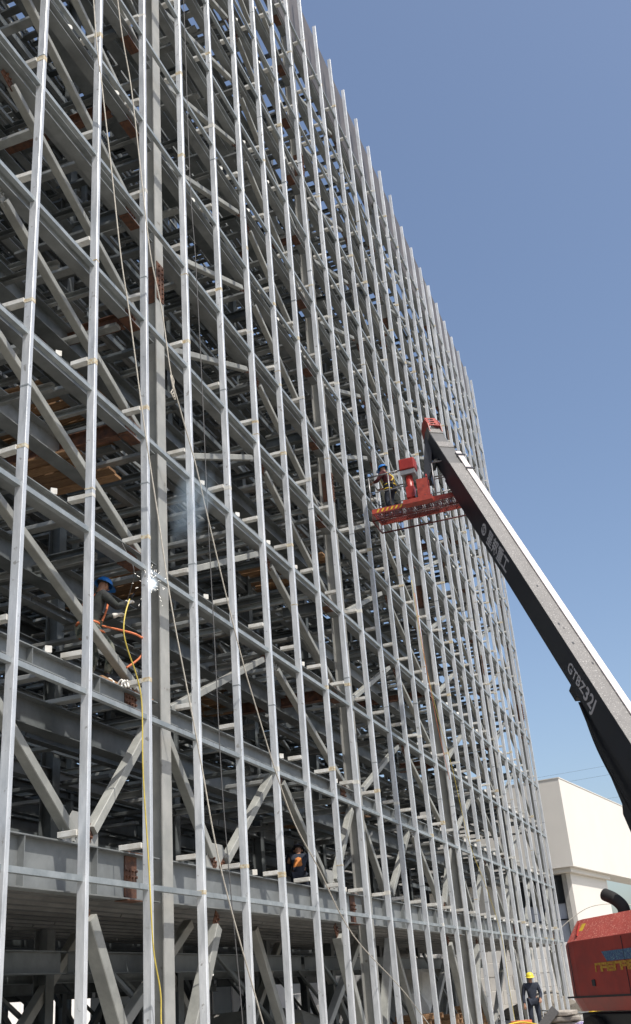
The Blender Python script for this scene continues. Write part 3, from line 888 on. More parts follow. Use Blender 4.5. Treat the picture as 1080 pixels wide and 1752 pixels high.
# ---------------------------------------------------------------- boom lift
bl = empty('boom_lift', 'articulated boom lift with red turntable body and long black boom reaching up to the frame', 'boom lift', (18.6, 1.2, 0))
Bp = V((19.5, 0.97, 5.45)); bd = V((0.4690, 0.3120, 0.8268)).normalized()
bn = V((0, 0, 1)).cross(bd).normalized(); bt = bd.cross(bn)
def bpt(s, n_, t_): return Bp + bd * s + bn * n_ + bt * t_      # along, to the left, up
LB = 12.80
def bprism(name, poly, s0, s1, m_, parent=bl, bevel=0):
    mb = MB()
    n = len(poly)
    vs = [bpt(s0, a, b) for a, b in poly] + [bpt(s1, a, b) for a, b in poly]
    mb.add(vs, [tuple(range(n)), tuple(range(n, 2 * n))[::-1]] + [(i, n + i, n + (i + 1) % n, (i + 1) % n) for i in range(n)])
    o = mb.build(name, m_, None); child(o, parent); return o
H_ = 0.60
main = bprism('boom', [(0, -0.012), (0, -H_ + .03), (-.03, -H_), (-.47, -H_), (-.5, -H_ + .03), (-.5, -0.012)], -3.4, LB * .83, M_BOOM)
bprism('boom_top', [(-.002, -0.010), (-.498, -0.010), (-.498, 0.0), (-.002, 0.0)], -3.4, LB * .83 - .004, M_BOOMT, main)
bprism('lit_edge_strip', [(-.37, 0.003), (-.52, 0.003), (-.52, 0.035), (-.37, 0.035)], -3.3, LB * .88, M_BOOMS, main)  # sunlit brightness of the boom's right top edge, painted as a pale strip
for s_ in (LB * .80, LB * .86): bprism('strip_clamp', [(-.36, 0.037), (-.58, 0.037), (-.58, 0.06), (-.36, 0.06)], s_, s_ + .07, M_BLACK, main)
f1 = bprism('inner_boom', [(-.012, -.02), (-.012, -.53), (-.44, -.53), (-.44, -.02)], LB * .8, LB * .925, M_BOOMG)
bprism('boom_collar', [(-.005, -.005), (-.005, -.55), (-.45, -.55), (-.45, -.005)], LB * .905, LB * .93, M_BOOMT, f1)
f2 = bprism('inner_boom', [(-.02, -.03), (-.02, -.47), (-.40, -.47), (-.40, -.03)], LB * .92, LB * .99, M_BOOMG)
bprism('boom_collar', [(-.012, -.012), (-.012, -.50), (-.41, -.50), (-.41, -.012)], LB * .975, LB * 1.0, M_BOOMT, f2)
# dark side skins so the side of the inner sections reads like the boom
bprism('boom_skin', [(-.002, -.04), (-.002, -.52), (-.011, -.52), (-.011, -.04)], LB * .8301, LB * .97, M_BOOM, main)
# chips in the dirt of the top face
for q, (s_, n_) in enumerate([(2.2, -.12), (2.05, -.17), (1.55, -.16), (0.9, -.30), (3.6, -.2)]):
    mb = MB(); c = bpt(s_ + 1.2, n_, 0.002); r = random.uniform(.015, .04)
    pts = [c + bd * r * 1.5 * math.cos(a) + bn * r * .7 * math.sin(a) for a in [k * math.pi / 3 + random.uniform(-.2, .2) for k in range(6)]]
    mb.add(pts + [p_ + bt * .003 for p_ in pts], [tuple(range(6, 12))] + [(i, (i + 1) % 6, 6 + (i + 1) % 6, 6 + i) for i in range(6)])
    child(mb.build('paint_chip', M_BLACK, None), main)
# red head with lightening holes
hd_ = MB()
s0 = LB
for n0 in (-.03, -.40):
    pl = [(s0 - .25, -.45), (s0 - .25, .0), (s0 + .05, .10), (s0 + .38, .06), (s0 + .48, -.10), (s0 + .40, -.32), (s0 + .1, -.45)]
    vs = [bpt(a, n0, b) for a, b in pl] + [bpt(a, n0 - .02, b) for a, b in pl]; n = len(pl)
    hd_.add(vs, [tuple(range(n)), tuple(range(n, 2 * n))[::-1]] + [(i, n + i, n + (i + 1) % n, (i + 1) % n) for i in range(n)])
def hobox(mb, s_, n_, t_, ds, dn, dt): mb.obox(bpt(s_, n_, t_), bd * ds, bn * dn, bt * dt)
hobox(hd_, s0 + .20, -.09, .07, .24, .035, .012); hobox(hd_, s0 + .20, -.33, .07, .24, .05, .012)
for q in range(4): hobox(hd_, s0 + .0 + q * .135, -.2, .07, .025, .15, .012)
o = hd_.build('boom_head', M_REDB, None); child(o, bl)
# lettering on the left side of the boom
def letters(txt, size, s_, t_, m_, name, parent, stretch=1.0, origin=None, ax=None, ay=None, nrm=None):
    cu = bpy.data.curves.new('t', 'FONT'); cu.body = txt; cu.size = size; cu.extrude = 0.002; cu.space_character = 1.05
    cu.offset = size * 0.02
    to = bpy.data.objects.new('t', cu); COL.objects.link(to)
    dg = bpy.context.evaluated_depsgraph_get()
    me = bpy.data.meshes.new_from_object(to.evaluated_get(dg))
    bpy.data.objects.remove(to)
    me.name = name; me.materials.clear(); me.materials.append(m_)
    q = bpy.data.objects.new(name, me); COL.objects.link(q)
    M = Matrix.Identity(4)
    for r in range(3): M[r][0], M[r][1], M[r][2], M[r][3] = ax[r] * stretch, ay[r], nrm[r], origin[r]
    q.matrix_basis = M
    child(q, parent)
    return q
# reading direction runs down the boom, letter tops towards the top face
letters('GTBZ', 0.30, 0, 0, M_TEXT, 'lettering', bl, 1.0, bpt(2.42, .004, -.40), -bd, bt, bn)
letters('32J', 0.40, 0, 0, M_TEXT, 'lettering', bl, 0.95, bpt(1.62, .004, -.44), -bd, bt, bn)
letters('\u661f\u90a6\u91cd\u5de5', 0.42, 0, 0, M_TEXT, 'lettering', bl, 0.82, bpt(7.35, .004, -.43), -bd, bt, bn)
lg = MB()
c0 = (7.62, -.27)
for rr, a0, a1 in ((.15, 0.2, 3.4), (.15, 3.5, 6.2)):
    n = 14; pts_o, pts_i = [], []
    for k in range(n + 1):
        a = a0 + (a1 - a0) * k / n
        pts_o.append(bpt(c0[0] + rr * math.cos(a), .005, c0[1] + rr * math.sin(a))); pts_i.append(bpt(c0[0] + (rr - .055) * math.cos(a), .005, c0[1] + (rr - .055) * math.sin(a)))
    for k in range(n): lg.add([pts_o[k], pts_o[k + 1], pts_i[k + 1], pts_i[k]], [(0, 1, 2, 3)])
sc = [(-.11, .05), (-.03, .08), (.04, .03), (-.04, -.03), (.03, -.08), (.11, -.05)]
for k in range(5):
    a, b = V((*sc[k], 0)), V((*sc[k + 1], 0)); d = (b - a).normalized() * .012; pn = V((-d.y, d.x, 0)) * 1.8
    q4 = [a - d + pn, b + d + pn, b + d - pn, a - d - pn]
    lg.add([bpt(c0[0] + p_.x, .006, c0[1] + p_.y) for p_ in q4], [(0, 1, 2, 3)])
child(lg.build('emblem', M_TEXT, None), bl)
# cylinder and link under the boom
hk = MB()
hobox(hk, 2.15, -.25, -.74, .16, .12, .14)
child(hk.build('cylinder_lug', M_BLACK, None), bl)
bprism_pts = [(1.9, -.605), (1.2, -.80), (-.5, -1.17), (-.62, -1.30), (-3.0, -1.75), (-3.0, -.605)]
mb = MB(); nn = len(bprism_pts)
mb.add([bpt(a, -.05, b) for a, b in bprism_pts] + [bpt(a, -.45, b) for a, b in bprism_pts], [tuple(range(nn)), tuple(range(nn, 2 * nn))[::-1]] + [(i, nn + i, nn + (i + 1) % nn, (i + 1) % nn) for i in range(nn)])
child(mb.build('boom_bracket', M_BLACK, None), bl)
for q in range(2):
    child(MB().tube(smooth([bpt(1.7, -.02 - .03 * q, -.66), bpt(.6, .02, -.82 - .05 * q), bpt(-.8, .03, -.9 - .05 * q), bpt(-2.5, .0, -1.0)]), .018, 6).build('hydraulic_hose', M_RUBBER, None, smooth=True), bl)
child(MB().tube([bpt(1.8, -.25, -.80), bpt(-2.8, -.25, -1.62)], .10, 12).build('lift_cylinder', M_BLACK, None, smooth=True), bl)
lk = MB(); lk.prism([(-.2, -.17), (.2, -.17), (.2, .17), (-.2, .17)], V((18.95, 0.62, 4.35)), V((17.4, -.15, 1.5)))
child(lk.build('lower_boom', M_BLACK, None, bevel=.02), bl)
lk = MB(); lk.prism([(-.24, -.2), (.24, -.2), (.24, .2), (-.24, .2)], bpt(-3.5, -.25, -.3), V((18.9, .58, 4.2)))
# jib
T0 = bpt(LB + .12, -.22, -.2)
jb = MB(); J1 = V((25.15, 5.05, 14.1))
T1 = V((T0.x, T0.y + .05, T0.z - .05))
jb.prism([(-.11, -.13), (.11, -.13), (.11, .13), (-.11, .13)], T1, J1, up=(1, 0, 0))
child(jb.build('jib', M_BLACK, None, bevel=.012), bl)
jb = MB(); jb.tube([T1 + V((-.05, -.24, -.3)), J1 + V((-.05, -.22, .35))], .055, 10); child(jb.build('jib_cylinder', M_BLACK, None, smooth=True), bl)
for q in range(3):
    child(MB().tube(smooth([T1 + V((-.12, -.1 - .05 * q, -.2)), T1 + V((-.3, -.24 - .05 * q, -.9)), J1 + V((-.2, -.26 - .04 * q, .5)), J1 + V((-.1, -.1, .1))]), .016, 6).build('hydraulic_hose', M_RUBBER, None, smooth=True), bl)
# basket
bk = empty('basket', None, None, (25.2, 5.5, 13.45)); del bk['label']; del bk['category']
child(bk, bl)
BX0, BX1, BY0, BY1, BZ = 24.92, 25.78, 4.15, 6.66, 13.44
def bpart(name, mb, m_, smooth=False, bevel=0):
    o = mb.build(name, m_, None, smooth=smooth, bevel=bevel); child(o, bk); return o
mb = MB()
mb.box((BX0, BY0, BZ), (BX0 + .05, BY1, BZ + .13)); bpart('toe_board', mb, M_REDB)
mb = MB(); mb.box((BX1 - .05, BY0, BZ), (BX1, BY1, BZ + .13)); bpart('toe_board', mb, M_REDB)
mb = MB(); mb.box((BX0 + .051, BY0, BZ), (BX1 - .051, BY0 + .05, BZ + .13)); bpart('toe_board', mb, M_REDB)
mb = MB(); mb.box((BX0 + .051, BY1 - .05, BZ), (BX1 - .051, BY1, BZ + .13)); bpart('toe_board', mb, M_REDB)
st_ = MB()
for q in range(9):
    y0 = BY1 - .12 - q * .13
    st_.add([(BX0 - .003, y0, BZ + .02), (BX0 - .003, y0 - .05, BZ + .02), (BX0 - .003, y0 - .11, BZ + .11), (BX0 - .003, y0 - .06, BZ + .11)], [(0, 1, 2, 3)])
bpart('warning_stripes', st_, M_YEL)
gr = MB()
y = BY0 + .06
while y < BY1 - .05:
    gr.box((BX0 + .05, y, BZ + .01), (BX1 - .05, y + .012, BZ + .035)); y += .055
x = BX0 + .10
while x < BX1 - .05:
    gr.box((x, BY0 + .05, BZ + .036), (x + .012, BY1 - .05, BZ + .050)); x += .09
o = bpart('floor_grating', gr, M_REDK); o['kind'] = 'stuff'
lo = MB()
lz = BZ - .23
c4 = [(BX0 - .03, BY0, lz), (BX0 - .03, BY1, lz), (BX1, BY1, lz), (BX1, BY0, lz)]
for a in range(4): lo.tube([c4[a], c4[(a + 1) % 4]], .024, 8)
yy = BY0
while yy < BY1 + .01:
    lo.tube([(BX0 - .03, yy, lz), (BX0 + .02, yy, BZ + .02)], .010, 6); lo.tube([(BX1, yy, lz), (BX1, yy, BZ + .02)], .010, 6); yy += .279
bpart('under_frame', lo, M_REDK, smooth=True)
nt_ = MB()
y = BY0
while y < BY1:
    nt_.box((BX0 - .02, y, lz), (BX0 - .012, y + .009, BZ)); y += .075
z = lz
while z < BZ:
    nt_.box((BX0 - .011, BY0, z), (BX0 - .005, BY1, z + .009)); z += .06
o = bpart('mesh_panel', nt_, M_REDK); o['kind'] = 'stuff'
for zz, rr in ((BZ + 1.12, .022), (BZ + .62, .016)):
    for (xa, ya, xb, yb) in ((BX0, 5.62, BX0, BY1), (BX0, BY1, BX1, BY1), (BX1, BY1, BX1, BY0), (BX1, BY0, BX0, BY0), (BX0, BY0, BX0, 4.85)):
        bpart('rail', MB().tube([(xa, ya, zz), (xb, yb, zz)], rr, 8), M_RAIL, True)
for (xa, ya) in ((BX0, BY1), (BX1, BY1), (BX0, 6.1), (BX0, 5.62), (BX1, 5.8), (BX1, 5.0), (BX0, 4.85), (BX0, BY0), (BX1, BY0)):
    bpart('rail_post', MB().tube([(xa, ya, BZ + .17), (xa, ya, BZ + 1.12)], .018, 8), M_RAIL, True)
# control box, rotator
mb = MB(); mb.box((24.70, 5.28, 14.45), (25.05, 5.72, 14.78)); bpart('control_box', mb, M_RED, bevel=.03)
mb = MB(); mb.box((24.72, 5.30, 14.30), (25.03, 5.70, 14.44)); bpart('control_panel', mb, M_RAIL, bevel=.01)
mb = MB(); mb.tube([(24.86, 5.5, 13.5), (24.86, 5.5, 14.28)], .10, 16); bpart('rotator', mb, M_RED, smooth=True)
mb = MB(); mb.box((24.76, 5.38, 13.62), (24.96, 5.62, 13.95)); bpart('valve_block', mb, M_RED, bevel=.015)
mb = MB(); mb.box((24.62, 4.9, 13.38), (24.90, 5.70, 13.50)); mb.box((24.66, 4.98, 13.5), (24.70, 5.28, 14.05)); mb.box((24.86, 4.98, 13.5), (24.90, 5.28, 14.05))
bpart('basket_bracket', mb, M_REDB)
for q in range(3):
    mb = MB(); mb.box((24.70, 5.02, 13.58 + q * .17), (24.86, 5.24, 13.62 + q * .17)); bpart('bracket_web', mb, M_REDB)
mb = MB(); mb.prism([(-.13, -.02), (.13, -.02), (.13, .02), (-.13, .02)], (24.78, 5.0, 14.0), J1 + V((-.1, 0, .1)), up=(0, 1, 0)); bpart('jib_link', mb, M_RED)
person('worker in blue helmet and yellow harness straps standing in the red basket', (25.36, 6.22, BZ + .05), math.radians(75),
    {'pelvis': (-0.04, 0, 0.86), 'chest': (0.04, 0, 1.18), 'neck': (0.09, 0, 1.35), 'head': (0.13, 0.0, 1.47), 'look': (0.95, 0, -0.3),
     'shL': (0.04, 0.19, 1.27), 'elL': (0.2, 0.25, 1.04), 'wrL': (0.38, 0.16, 1.08), 'shR': (0.05, -0.19, 1.27), 'elR': (0.1, -0.29, 1.0), 'wrR': (0.3, -0.22, 1.0),
     'hiL': (-0.05, 0.1, 0.84), 'knL': (0.04, 0.12, 0.46), 'anL': (-0.02, 0.12, 0.09), 'toL': (0.15, 0.13, 0.045),
     'hiR': (-0.05, -0.1, 0.84), 'knR': (0.06, -0.12, 0.46), 'anR': (0.0, -0.13, 0.09), 'toR': (0.17, -0.14, 0.045)},
    M_CLOTHR, M_CLOTHD, M_BLUEH, harness=M_YEL)
# turntable bonnet: (along boom heading, to the left, up)
hx = V((bd.x, bd.y, 0)).normalized(); hn = bn.copy(); HO = V((20.0, 2.86, 0))
def hp(a, n_, z): return HO + hx * a + hn * n_ + V((0, 0, z))
bonnet = MB()
sec = [(-.10, 1.08), (0.0, 1.28), (0.0, 2.16), (-.26, 2.50), (-1.1, 2.58)]
stations = [(-4.2, 0, 0), (-.60, 0, 0), (-.36, -.02, -.01), (-.18, -.07, -.05), (-.05, -.15, -.11), (.05, -.27, -.20), (.11, -.42, -.33)]
body_v, n = [], len(sec)
for a, dn, dz in stations:
    for (n_, z) in sec:
        body_v.append(hp(a, n_ + dn, z + (dz if z > 2 else 0)))
fs_side, fs_top = [], []
for i in range(len(stations) - 1):
    for k in range(n - 1):
        f_ = (i * n + k, (i + 1) * n + k, (i + 1) * n + k + 1, i * n + k + 1)
        (fs_top if k >= 2 else fs_side).append(f_)
e0 = len(body_v)
body_v += [hp(.11, -1.5, 1.2), hp(-4.2, -1.1, 1.08)]
fs_side.append(((len(stations) - 1) * n, e0, (len(stations) - 1) * n + 4, (len(stations) - 1) * n + 3, (len(stations) - 1) * n + 2, (len(stations) - 1) * n + 1))
fs_side.append((0, 1, 2, 3, 4, e0 + 1))
fs_side.append((0, e0 + 1, e0, (len(stations) - 1) * n))
fs_side.append((4, (len(stations) - 1) * n + 4, e0, e0 + 1))
def bon(name, faces, m_):
    mb = MB(); mb.v = [tuple(v) for v in body_v]; mb.f = [f_ for f_ in faces]
    me = mb.mesh(name, m_)
    bm = bmesh.new(); bm.from_mesh(me)
    bmesh.ops.delete(bm, geom=[v for v in bm.verts if not v.link_faces], context='VERTS')
    bmesh.ops.recalc_face_normals(bm, faces=bm.faces[:])
    bm.to_mesh(me); bm.free()
    for p in me.polygons: p.use_smooth = False
    o = bpy.data.objects.new(name, me); COL.objects.link(o); child(o, bl); return o
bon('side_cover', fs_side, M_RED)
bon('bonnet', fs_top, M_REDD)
# seams, latch dimple, raised rib on the bonnet
for a in (-.42, -2.3):
    mb = MB(); mb.obox(hp(a, .004, 1.72), hx * .006, hn * .004, V((0, 0, .42))); child(mb.build('door_seam', M_BLACK, None), bl)
mb = MB(); mb.obox(hp(-1.7, .005, 1.30), hx * 1.6, hn * .006, V((0, 0, .014))); child(mb.build('trim_strip', M_BLACK, None), bl)
mb = MB(); mb.obox(hp(-1.15, .01, 1.50), hx * .05, hn * .012, V((0, 0, .05))); child(mb.build('latch', M_BLACK, None, bevel=.008), bl)
mb = MB(); mb.obox(hp(-.62, -.13, 2.34) , (hx * .5 + hn * -.5 + V((0, 0, .6))).normalized() * .16, hx * .03, (hn * .79 + V((0, 0, .61))) * .012); child(mb.build('bonnet_rib', M_RED, None), bl)
# decals
def deco(txt, size, a, z, m_, st=1.0, ex=0): 
    return letters(txt, size, 0, 0, m_, 'lettering', bl, st, hp(a, .006, z), -hx, V((0, 0, 1)), hn)
mb = MB(); mb.add([hp(-1.72, .006, 1.80), hp(-1.58, .006, 1.95), hp(-3.2, .006, 1.95), hp(-3.2, .006, 1.80)], [(0, 1, 2, 3)])
child(mb.build('decal', M_TEXTB, None), bl)
for q in range(7):
    mb = MB(); a = -1.30 - q * .22
    z0, z1 = 1.67, 1.77
    w_ = .10
    for (pa, pz, qa, qz) in [(0, 0, 0, 1), (.2, 0, .2, 1), (0, 1, .2, 1), (0, .5, .2, .5), (0, 0, .2, 0)][:3 + q % 3]:
        A = hp(a - pa * 0.9, .007, z0 + (z1 - z0) * pz); B_ = hp(a - qa * 0.9, .007, z0 + (z1 - z0) * qz)
        d = (B_ - A); Ld = d.length / 2; mb.obox((A + B_) / 2, d.normalized() * (Ld + .014), hn * .002, d.normalized().cross(hn) * .018)
    child(mb.build('worn_character', M_TEXTY, None), bl)
deco('GTBZ32J', .2, -2.42, 1.36, M_TEXT)
mb = MB(); mb.obox(hp(-.75, -.16, 2.365) , hx * .07, (hn * -.62 + V((0, 0, .8))) * .07, (hn * .79 + V((0, 0, .61))) * .004); child(mb.build('sticker', M_YEL, None), bl)
# exhaust
ex = smooth([hp(-1.2, -.75, 2.45), hp(-1.2, -.74, 2.62), hp(-1.05, -.70, 2.76), hp(-.84, -.64, 2.86)])
mb = MB(); mb.tube(ex, [.105] * len(ex), 16, cap=False); child(mb.build('exhaust_pipe', M_RUBBER, None, smooth=True), bl)
mb = MB(); mb.tube([hp(-1.05, -.7, 2.76), hp(-.855, -.645, 2.852)], .085, 14); child(mb.build('pipe_bore', M_BLACK, None, smooth=True), bl)
# turntable, chassis, wheels
mb = MB(); mb.obox(hp(-2.1, -1.25, .92), hx * 2.0, hn * 1.05, V((0, 0, .13))); child(mb.build('turntable', M_BLACK, None, bevel=.03), bl)
mb = MB(); mb.obox(hp(-2.1, -1.9, 1.75), hx * 2.05, hn * .5, V((0, 0, .62))); child(mb.build('side_cover', M_RED, None, bevel=.08), bl)
mb = MB(); mb.tube([hp(-2.1, -1.25, .5), hp(-2.1, -1.25, .8)], .6, 24); child(mb.build('slew_ring', M_BLACK, None, smooth=False), bl)
mb = MB(); mb.obox(hp(-2.1, -1.25, .52), hx * 1.7, hn * .5, V((0, 0, .16))); child(mb.build('chassis', M_RED, None, bevel=.03), bl)
for sa in (-3.6, -.6):
    mb = MB(); mb.obox(hp(sa, -1.25, .48), hx * .10, hn * .95, V((0, 0, .10))); child(mb.build('axle', M_BLACK, None), bl)
    for sn in (-.25, -2.25):
        we = empty('wheel', None, None, hp(sa, sn, .5)); del we['label']; del we['category']; child(we, bl)
        n_ = 28; mb = MB(); c = hp(sa, sn, .5)
        pr = [(-.17, .30), (-.19, .44), (-.15, .50), (.15, .50), (.19, .44), (.17, .30)]
        vs = []
        for w_, r in pr:
            for k in range(n_):
                a = 2 * math.pi * k / n_; rr = r + (.015 if (k % 2 and r > .49) else 0)
                vs.append(c + hn * w_ + hx * rr * math.cos(a) + V((0, 0, rr * math.sin(a))))
        fs = [(i * n_ + k, i * n_ + (k + 1) % n_, ((i + 1) % 6) * n_ + (k + 1) % n_, ((i + 1) % 6) * n_ + k) for i in range(6) for k in range(n_)]
        mb.add(vs, fs); child(mb.build('tyre', M_RUBBER, None), we)
        mb = MB(); mb.tube([c - hn * .13, c + hn * .13], .30, 20); mb.tube([c - hn * .17, c + hn * .17], .10, 12); child(mb.build('rim', M_RAIL, None), we)
mb = MB(); q0, q1 = bpt(-3.3, -.25, -.3), hp(-1.6, -1.25, 1.05)
mb.obox((q0 + q1) / 2, (q1 - q0) / 2, hn * .3, (q1 - q0).normalized().cross(hn) * .3); child(mb.build('boom_riser', M_BLACK, None, bevel=.02), bl)

# ---------------------------------------------------------------- white hall behind
hall = empty('white_hall', 'large cream white hall with an overhanging upper storey beyond the far end of the frame', 'building', (60, 7, 0))
ha = V((0.9886, -0.1507, 0)); hb_ = V((0.1507, 0.9886, 0)); C0 = V((60, 7.04, 0))
def hq(a, b, z): return C0 + ha * a + hb_ * b + V((0, 0, z))
def hbox(name, a0, a1, b0, b1, z0, z1, m_, par=hall, bevel=0):
    mb = MB(); mb.obox(hq((a0 + a1) / 2, (b0 + b1) / 2, (z0 + z1) / 2), ha * (a1 - a0) / 2, hb_ * (b1 - b0) / 2, V((0, 0, (z1 - z0) / 2)))
    return child(mb.build(name, m_, None, bevel=bevel), par)
hbox('upper_wall', 0, 8.6, 0, 15, 7.04, 11.72, M_WHITE)
hbox('upper_wall', 8.602, 34, 0, 1.3, 7.04, 11.72, M_WHITE)
hbox('soffit', 0.25, 8.6, 0.25, 14.8, 6.80, 7.03, M_WHITE)
hbox('coping', -.03, 8.6, -.03, 15.06, 11.722, 11.77, M_WHITE)
hbox('coping', 8.602, 34.06, -.03, 1.33, 11.722, 11.77, M_WHITE)
hbox('lower_wall', 0.9, 8.6, 0.5, 0.75, 0, 6.79, M_WHITE)
hbox('pillar', 0.9, 1.35, 0.76, 1.0, 0, 6.79, M_CONC)
hbox('back_wall', 8.35, 8.6, 0.76, 12, 0, 6.79, M_WHITE)
hbox('lower_wall', 0.9, 1.2, 4.0, 14.5, 0, 6.79, M_WHITE)
wf = empty('window', None, None, hq(1.1, 1.0, 4)); del wf['label']; del wf['category']; child(wf, hall)
hbox('pane', 1.15, 1.17, 1.02, 3.98, 5.35, 6.75, M_GLASS, wf)
hbox('pane', 1.15, 1.17, 1.02, 3.98, 2.2, 5.33, M_GLASSL, wf)
for b_ in (1.02, 1.55, 2.3, 3.1, 3.9): hbox('frame', 1.09, 1.148, b_, b_ + .07, 2.2, 6.75, M_BLACK, wf)
for z_ in (2.2, 4.45, 5.30, 6.68): hbox('frame', 1.06, 1.088, 1.02, 3.98, z_, z_ + .07, M_BLACK, wf)
for a, b_, c_ in ((-.2, 1.9, 0), (-.2, 1.4, 0)):
    tag(MB().tube([hq(a, b_, 0), hq(a, b_ - .05, 6.78)], .035, 8).build('scaffold_pole', M_RAIL, None, smooth=True), 'grey upright pole in front of the window of the white hall, ' + ('left of the pair' if b_ > 1.5 else 'right of the pair'), 'pole', 'poles by the hall window')
tag(MB().tube(smooth([hq(-3, 1.4, 3.2), hq(-2.8, -.2, 4.3), hq(-2.5, -1.4, 4.8), hq(-2, -3, 4.7), hq(-1, -6, 4.0)]), .02, 6).build('service_cable', M_ROPE, None, smooth=True), 'thin pale cable strung in front of the white hall above the red bonnet', 'cable')
tag(MB().tube([hq(-3, 1.4, 0), hq(-3, 1.4, 3.25)], .04, 8).build('cable_post', M_RAIL), 'slim post carrying the pale cable by the far end of the frame', 'post')
tag(MB().tube([hq(-1, -6, 0), hq(-1, -6, 4.05)], .04, 8).build('cable_post', M_RAIL), 'slim post hidden by the red bonnet carrying the pale cable', 'post')
# power lines and poles
def pylon(x, y, lab):
    t = empty('power_pole', lab, 'power pole', (x, y, 0), 'poles of the overhead line')
    child(MB().tube([(x, y, 0), (x, y, 24.5)], [.22, .14], 10).build('pole', M_CONC, None, smooth=True), t)
    for z in (19.2, 22.3, 23.3):
        mb = MB(); mb.box((x - .06, y - 1.2, z), (x + .06, y + 1.2, z + .12)); child(mb.build('crossarm', M_RAIL, None), t)
pylon(128, 34, 'concrete power pole far behind the steel frame'); pylon(112, -34, 'concrete power pole out of sight to the right of the boom')
for q, (zl, off) in enumerate([(23.4, 0), (22.4, 0), (19.9, -1), (18.9, 0)]):
    A, B_ = V((128, 34 + off, zl + .1)), V((112, -34 + off, zl + 1.2))
    pts = [A + (B_ - A) * t + V((0, 0, -1.2 * 4 * t * (1 - t))) for t in [k / 16 for k in range(17)]]
    tag(MB().tube(pts, .011, 5).build('power_line', M_ROPED), ['highest', 'second highest', 'third highest', 'lowest'][q] + ' of the thin overhead wires above the white hall', 'wire', 'overhead wires')
# white tiled wall beyond the frame
tw = empty('site_wall', 'low wall of large white blocks beyond the far end of the frame', 'wall', (57, 6.6, 0))
blk = {}
for r in range(5):
    y = 6.4 - (0.6 if r % 2 else 0)
    while y < 31:
        o = bpy.data.objects.new('block', blk.setdefault('b', None) or blk.setdefault('m', None) or bpy.data.meshes.new('block')) if False else None
        if 'mesh' not in blk:
            mb = MB(); mb.box((-.12, -.59, -.315), (.12, .59, .315)); blk['mesh'] = mb.mesh('block', M_WHITE2)
            bm = bmesh.new(); bm.from_mesh(blk['mesh']); bmesh.ops.bevel(bm, geom=bm.edges[:], offset=.012, segments=1, affect='EDGES'); bm.to_mesh(blk['mesh']); bm.free()
        o = bpy.data.objects.new('block', blk['mesh']); COL.objects.link(o)
        o.location = (57 + random.uniform(-.012, .012), y, .325 + r * .645); child_loc = o.location.copy()
        o.parent = tw; o.location = child_loc - V((57, 6.6, 0))
        y += 1.195
# corrugated white hoarding along the far side of the frame
hoard = empty('site_hoarding', 'tall white ribbed hoarding behind the ground storey of the frame', 'hoarding', (60, 58, 0))
prf = [(0, 0)]
mbp = MB(); poly = []
xx = 0
while xx < 1.9:
    poly += [(xx, 0), (xx + .12, 0), (xx + .16, .04), (xx + .28, .04), (xx + .32, 0)]; xx += .32
poly = [(a, b) for a, b in poly]
vs = [(a, b, 0.05) for a, b in poly] + [(a, b, 5.2) for a, b in poly]; n = len(poly)
mbp.add(vs, [(i, i + 1, n + i + 1, n + i) for i in range(n - 1)])
vs = [(a, b + .03, 0.05) for a, b in poly] + [(a, b + .03, 5.2) for a, b in poly]
mbp.add(vs, [(i + 1, i, n + i, n + i + 1) for i in range(n - 1)])
hm_ = mbp.mesh('hoarding_panel', M_WHITE2)
x = 60
while x < 150:
    if random.random() < .9:
        o = bpy.data.objects.new('hoarding_panel', hm_); COL.objects.link(o); o.parent = hoard; o.location = (x - 60, 0, 0)
    x += 1.95
    o = MB().tube([(x - .01, 58.08, 0), (x - .01, 58.08, 5.2)], .04, 6).build('hoarding_post', M_RAIL); child(o, hoard)
# prefabricated cabins under/behind the frame
def cabin(x, y, rz, lab, L=6.0):
    t = empty('site_cabin', lab, 'cabin', (x, y, 0), 'white cabins behind the ground storey'); t.rotation_euler = (0, 0, rz)
    B = Matrix.Translation((x, y, 0)) @ Matrix.Rotation(rz, 4, 'Z'); t.matrix_basis = B
    def cpart(nm, a, b, m_):
        mb = MB(); mb.box(a, b); o = mb.build(nm, m_); o.parent = t
    cpart('cabin_wall', (0, 0, .15), (L, 2.4, 2.75), M_WHITE2)
    cpart('roof', (-.1, -.1, 2.751), (L + .1, 2.5, 2.88), M_RAIL)
    cpart('window', (1.0, -.03, 1.0), (2.1, -.002, 2.0), M_GLASS)
    cpart('door', (3.2, -.03, .2), (4.1, -.002, 2.2), M_BEAM)
    for xx in (0.0, L - .12): cpart('corner_post', (xx - .02, -.04, .15), (xx + .1, -.001, 2.75), M_RAIL)
cabin(39.0, 21.5, .0, 'white cabin seen behind the first painted column at ground level')
cabin(48.0, 22.0, -.1, 'white cabin deep under the frame behind the middle studs')
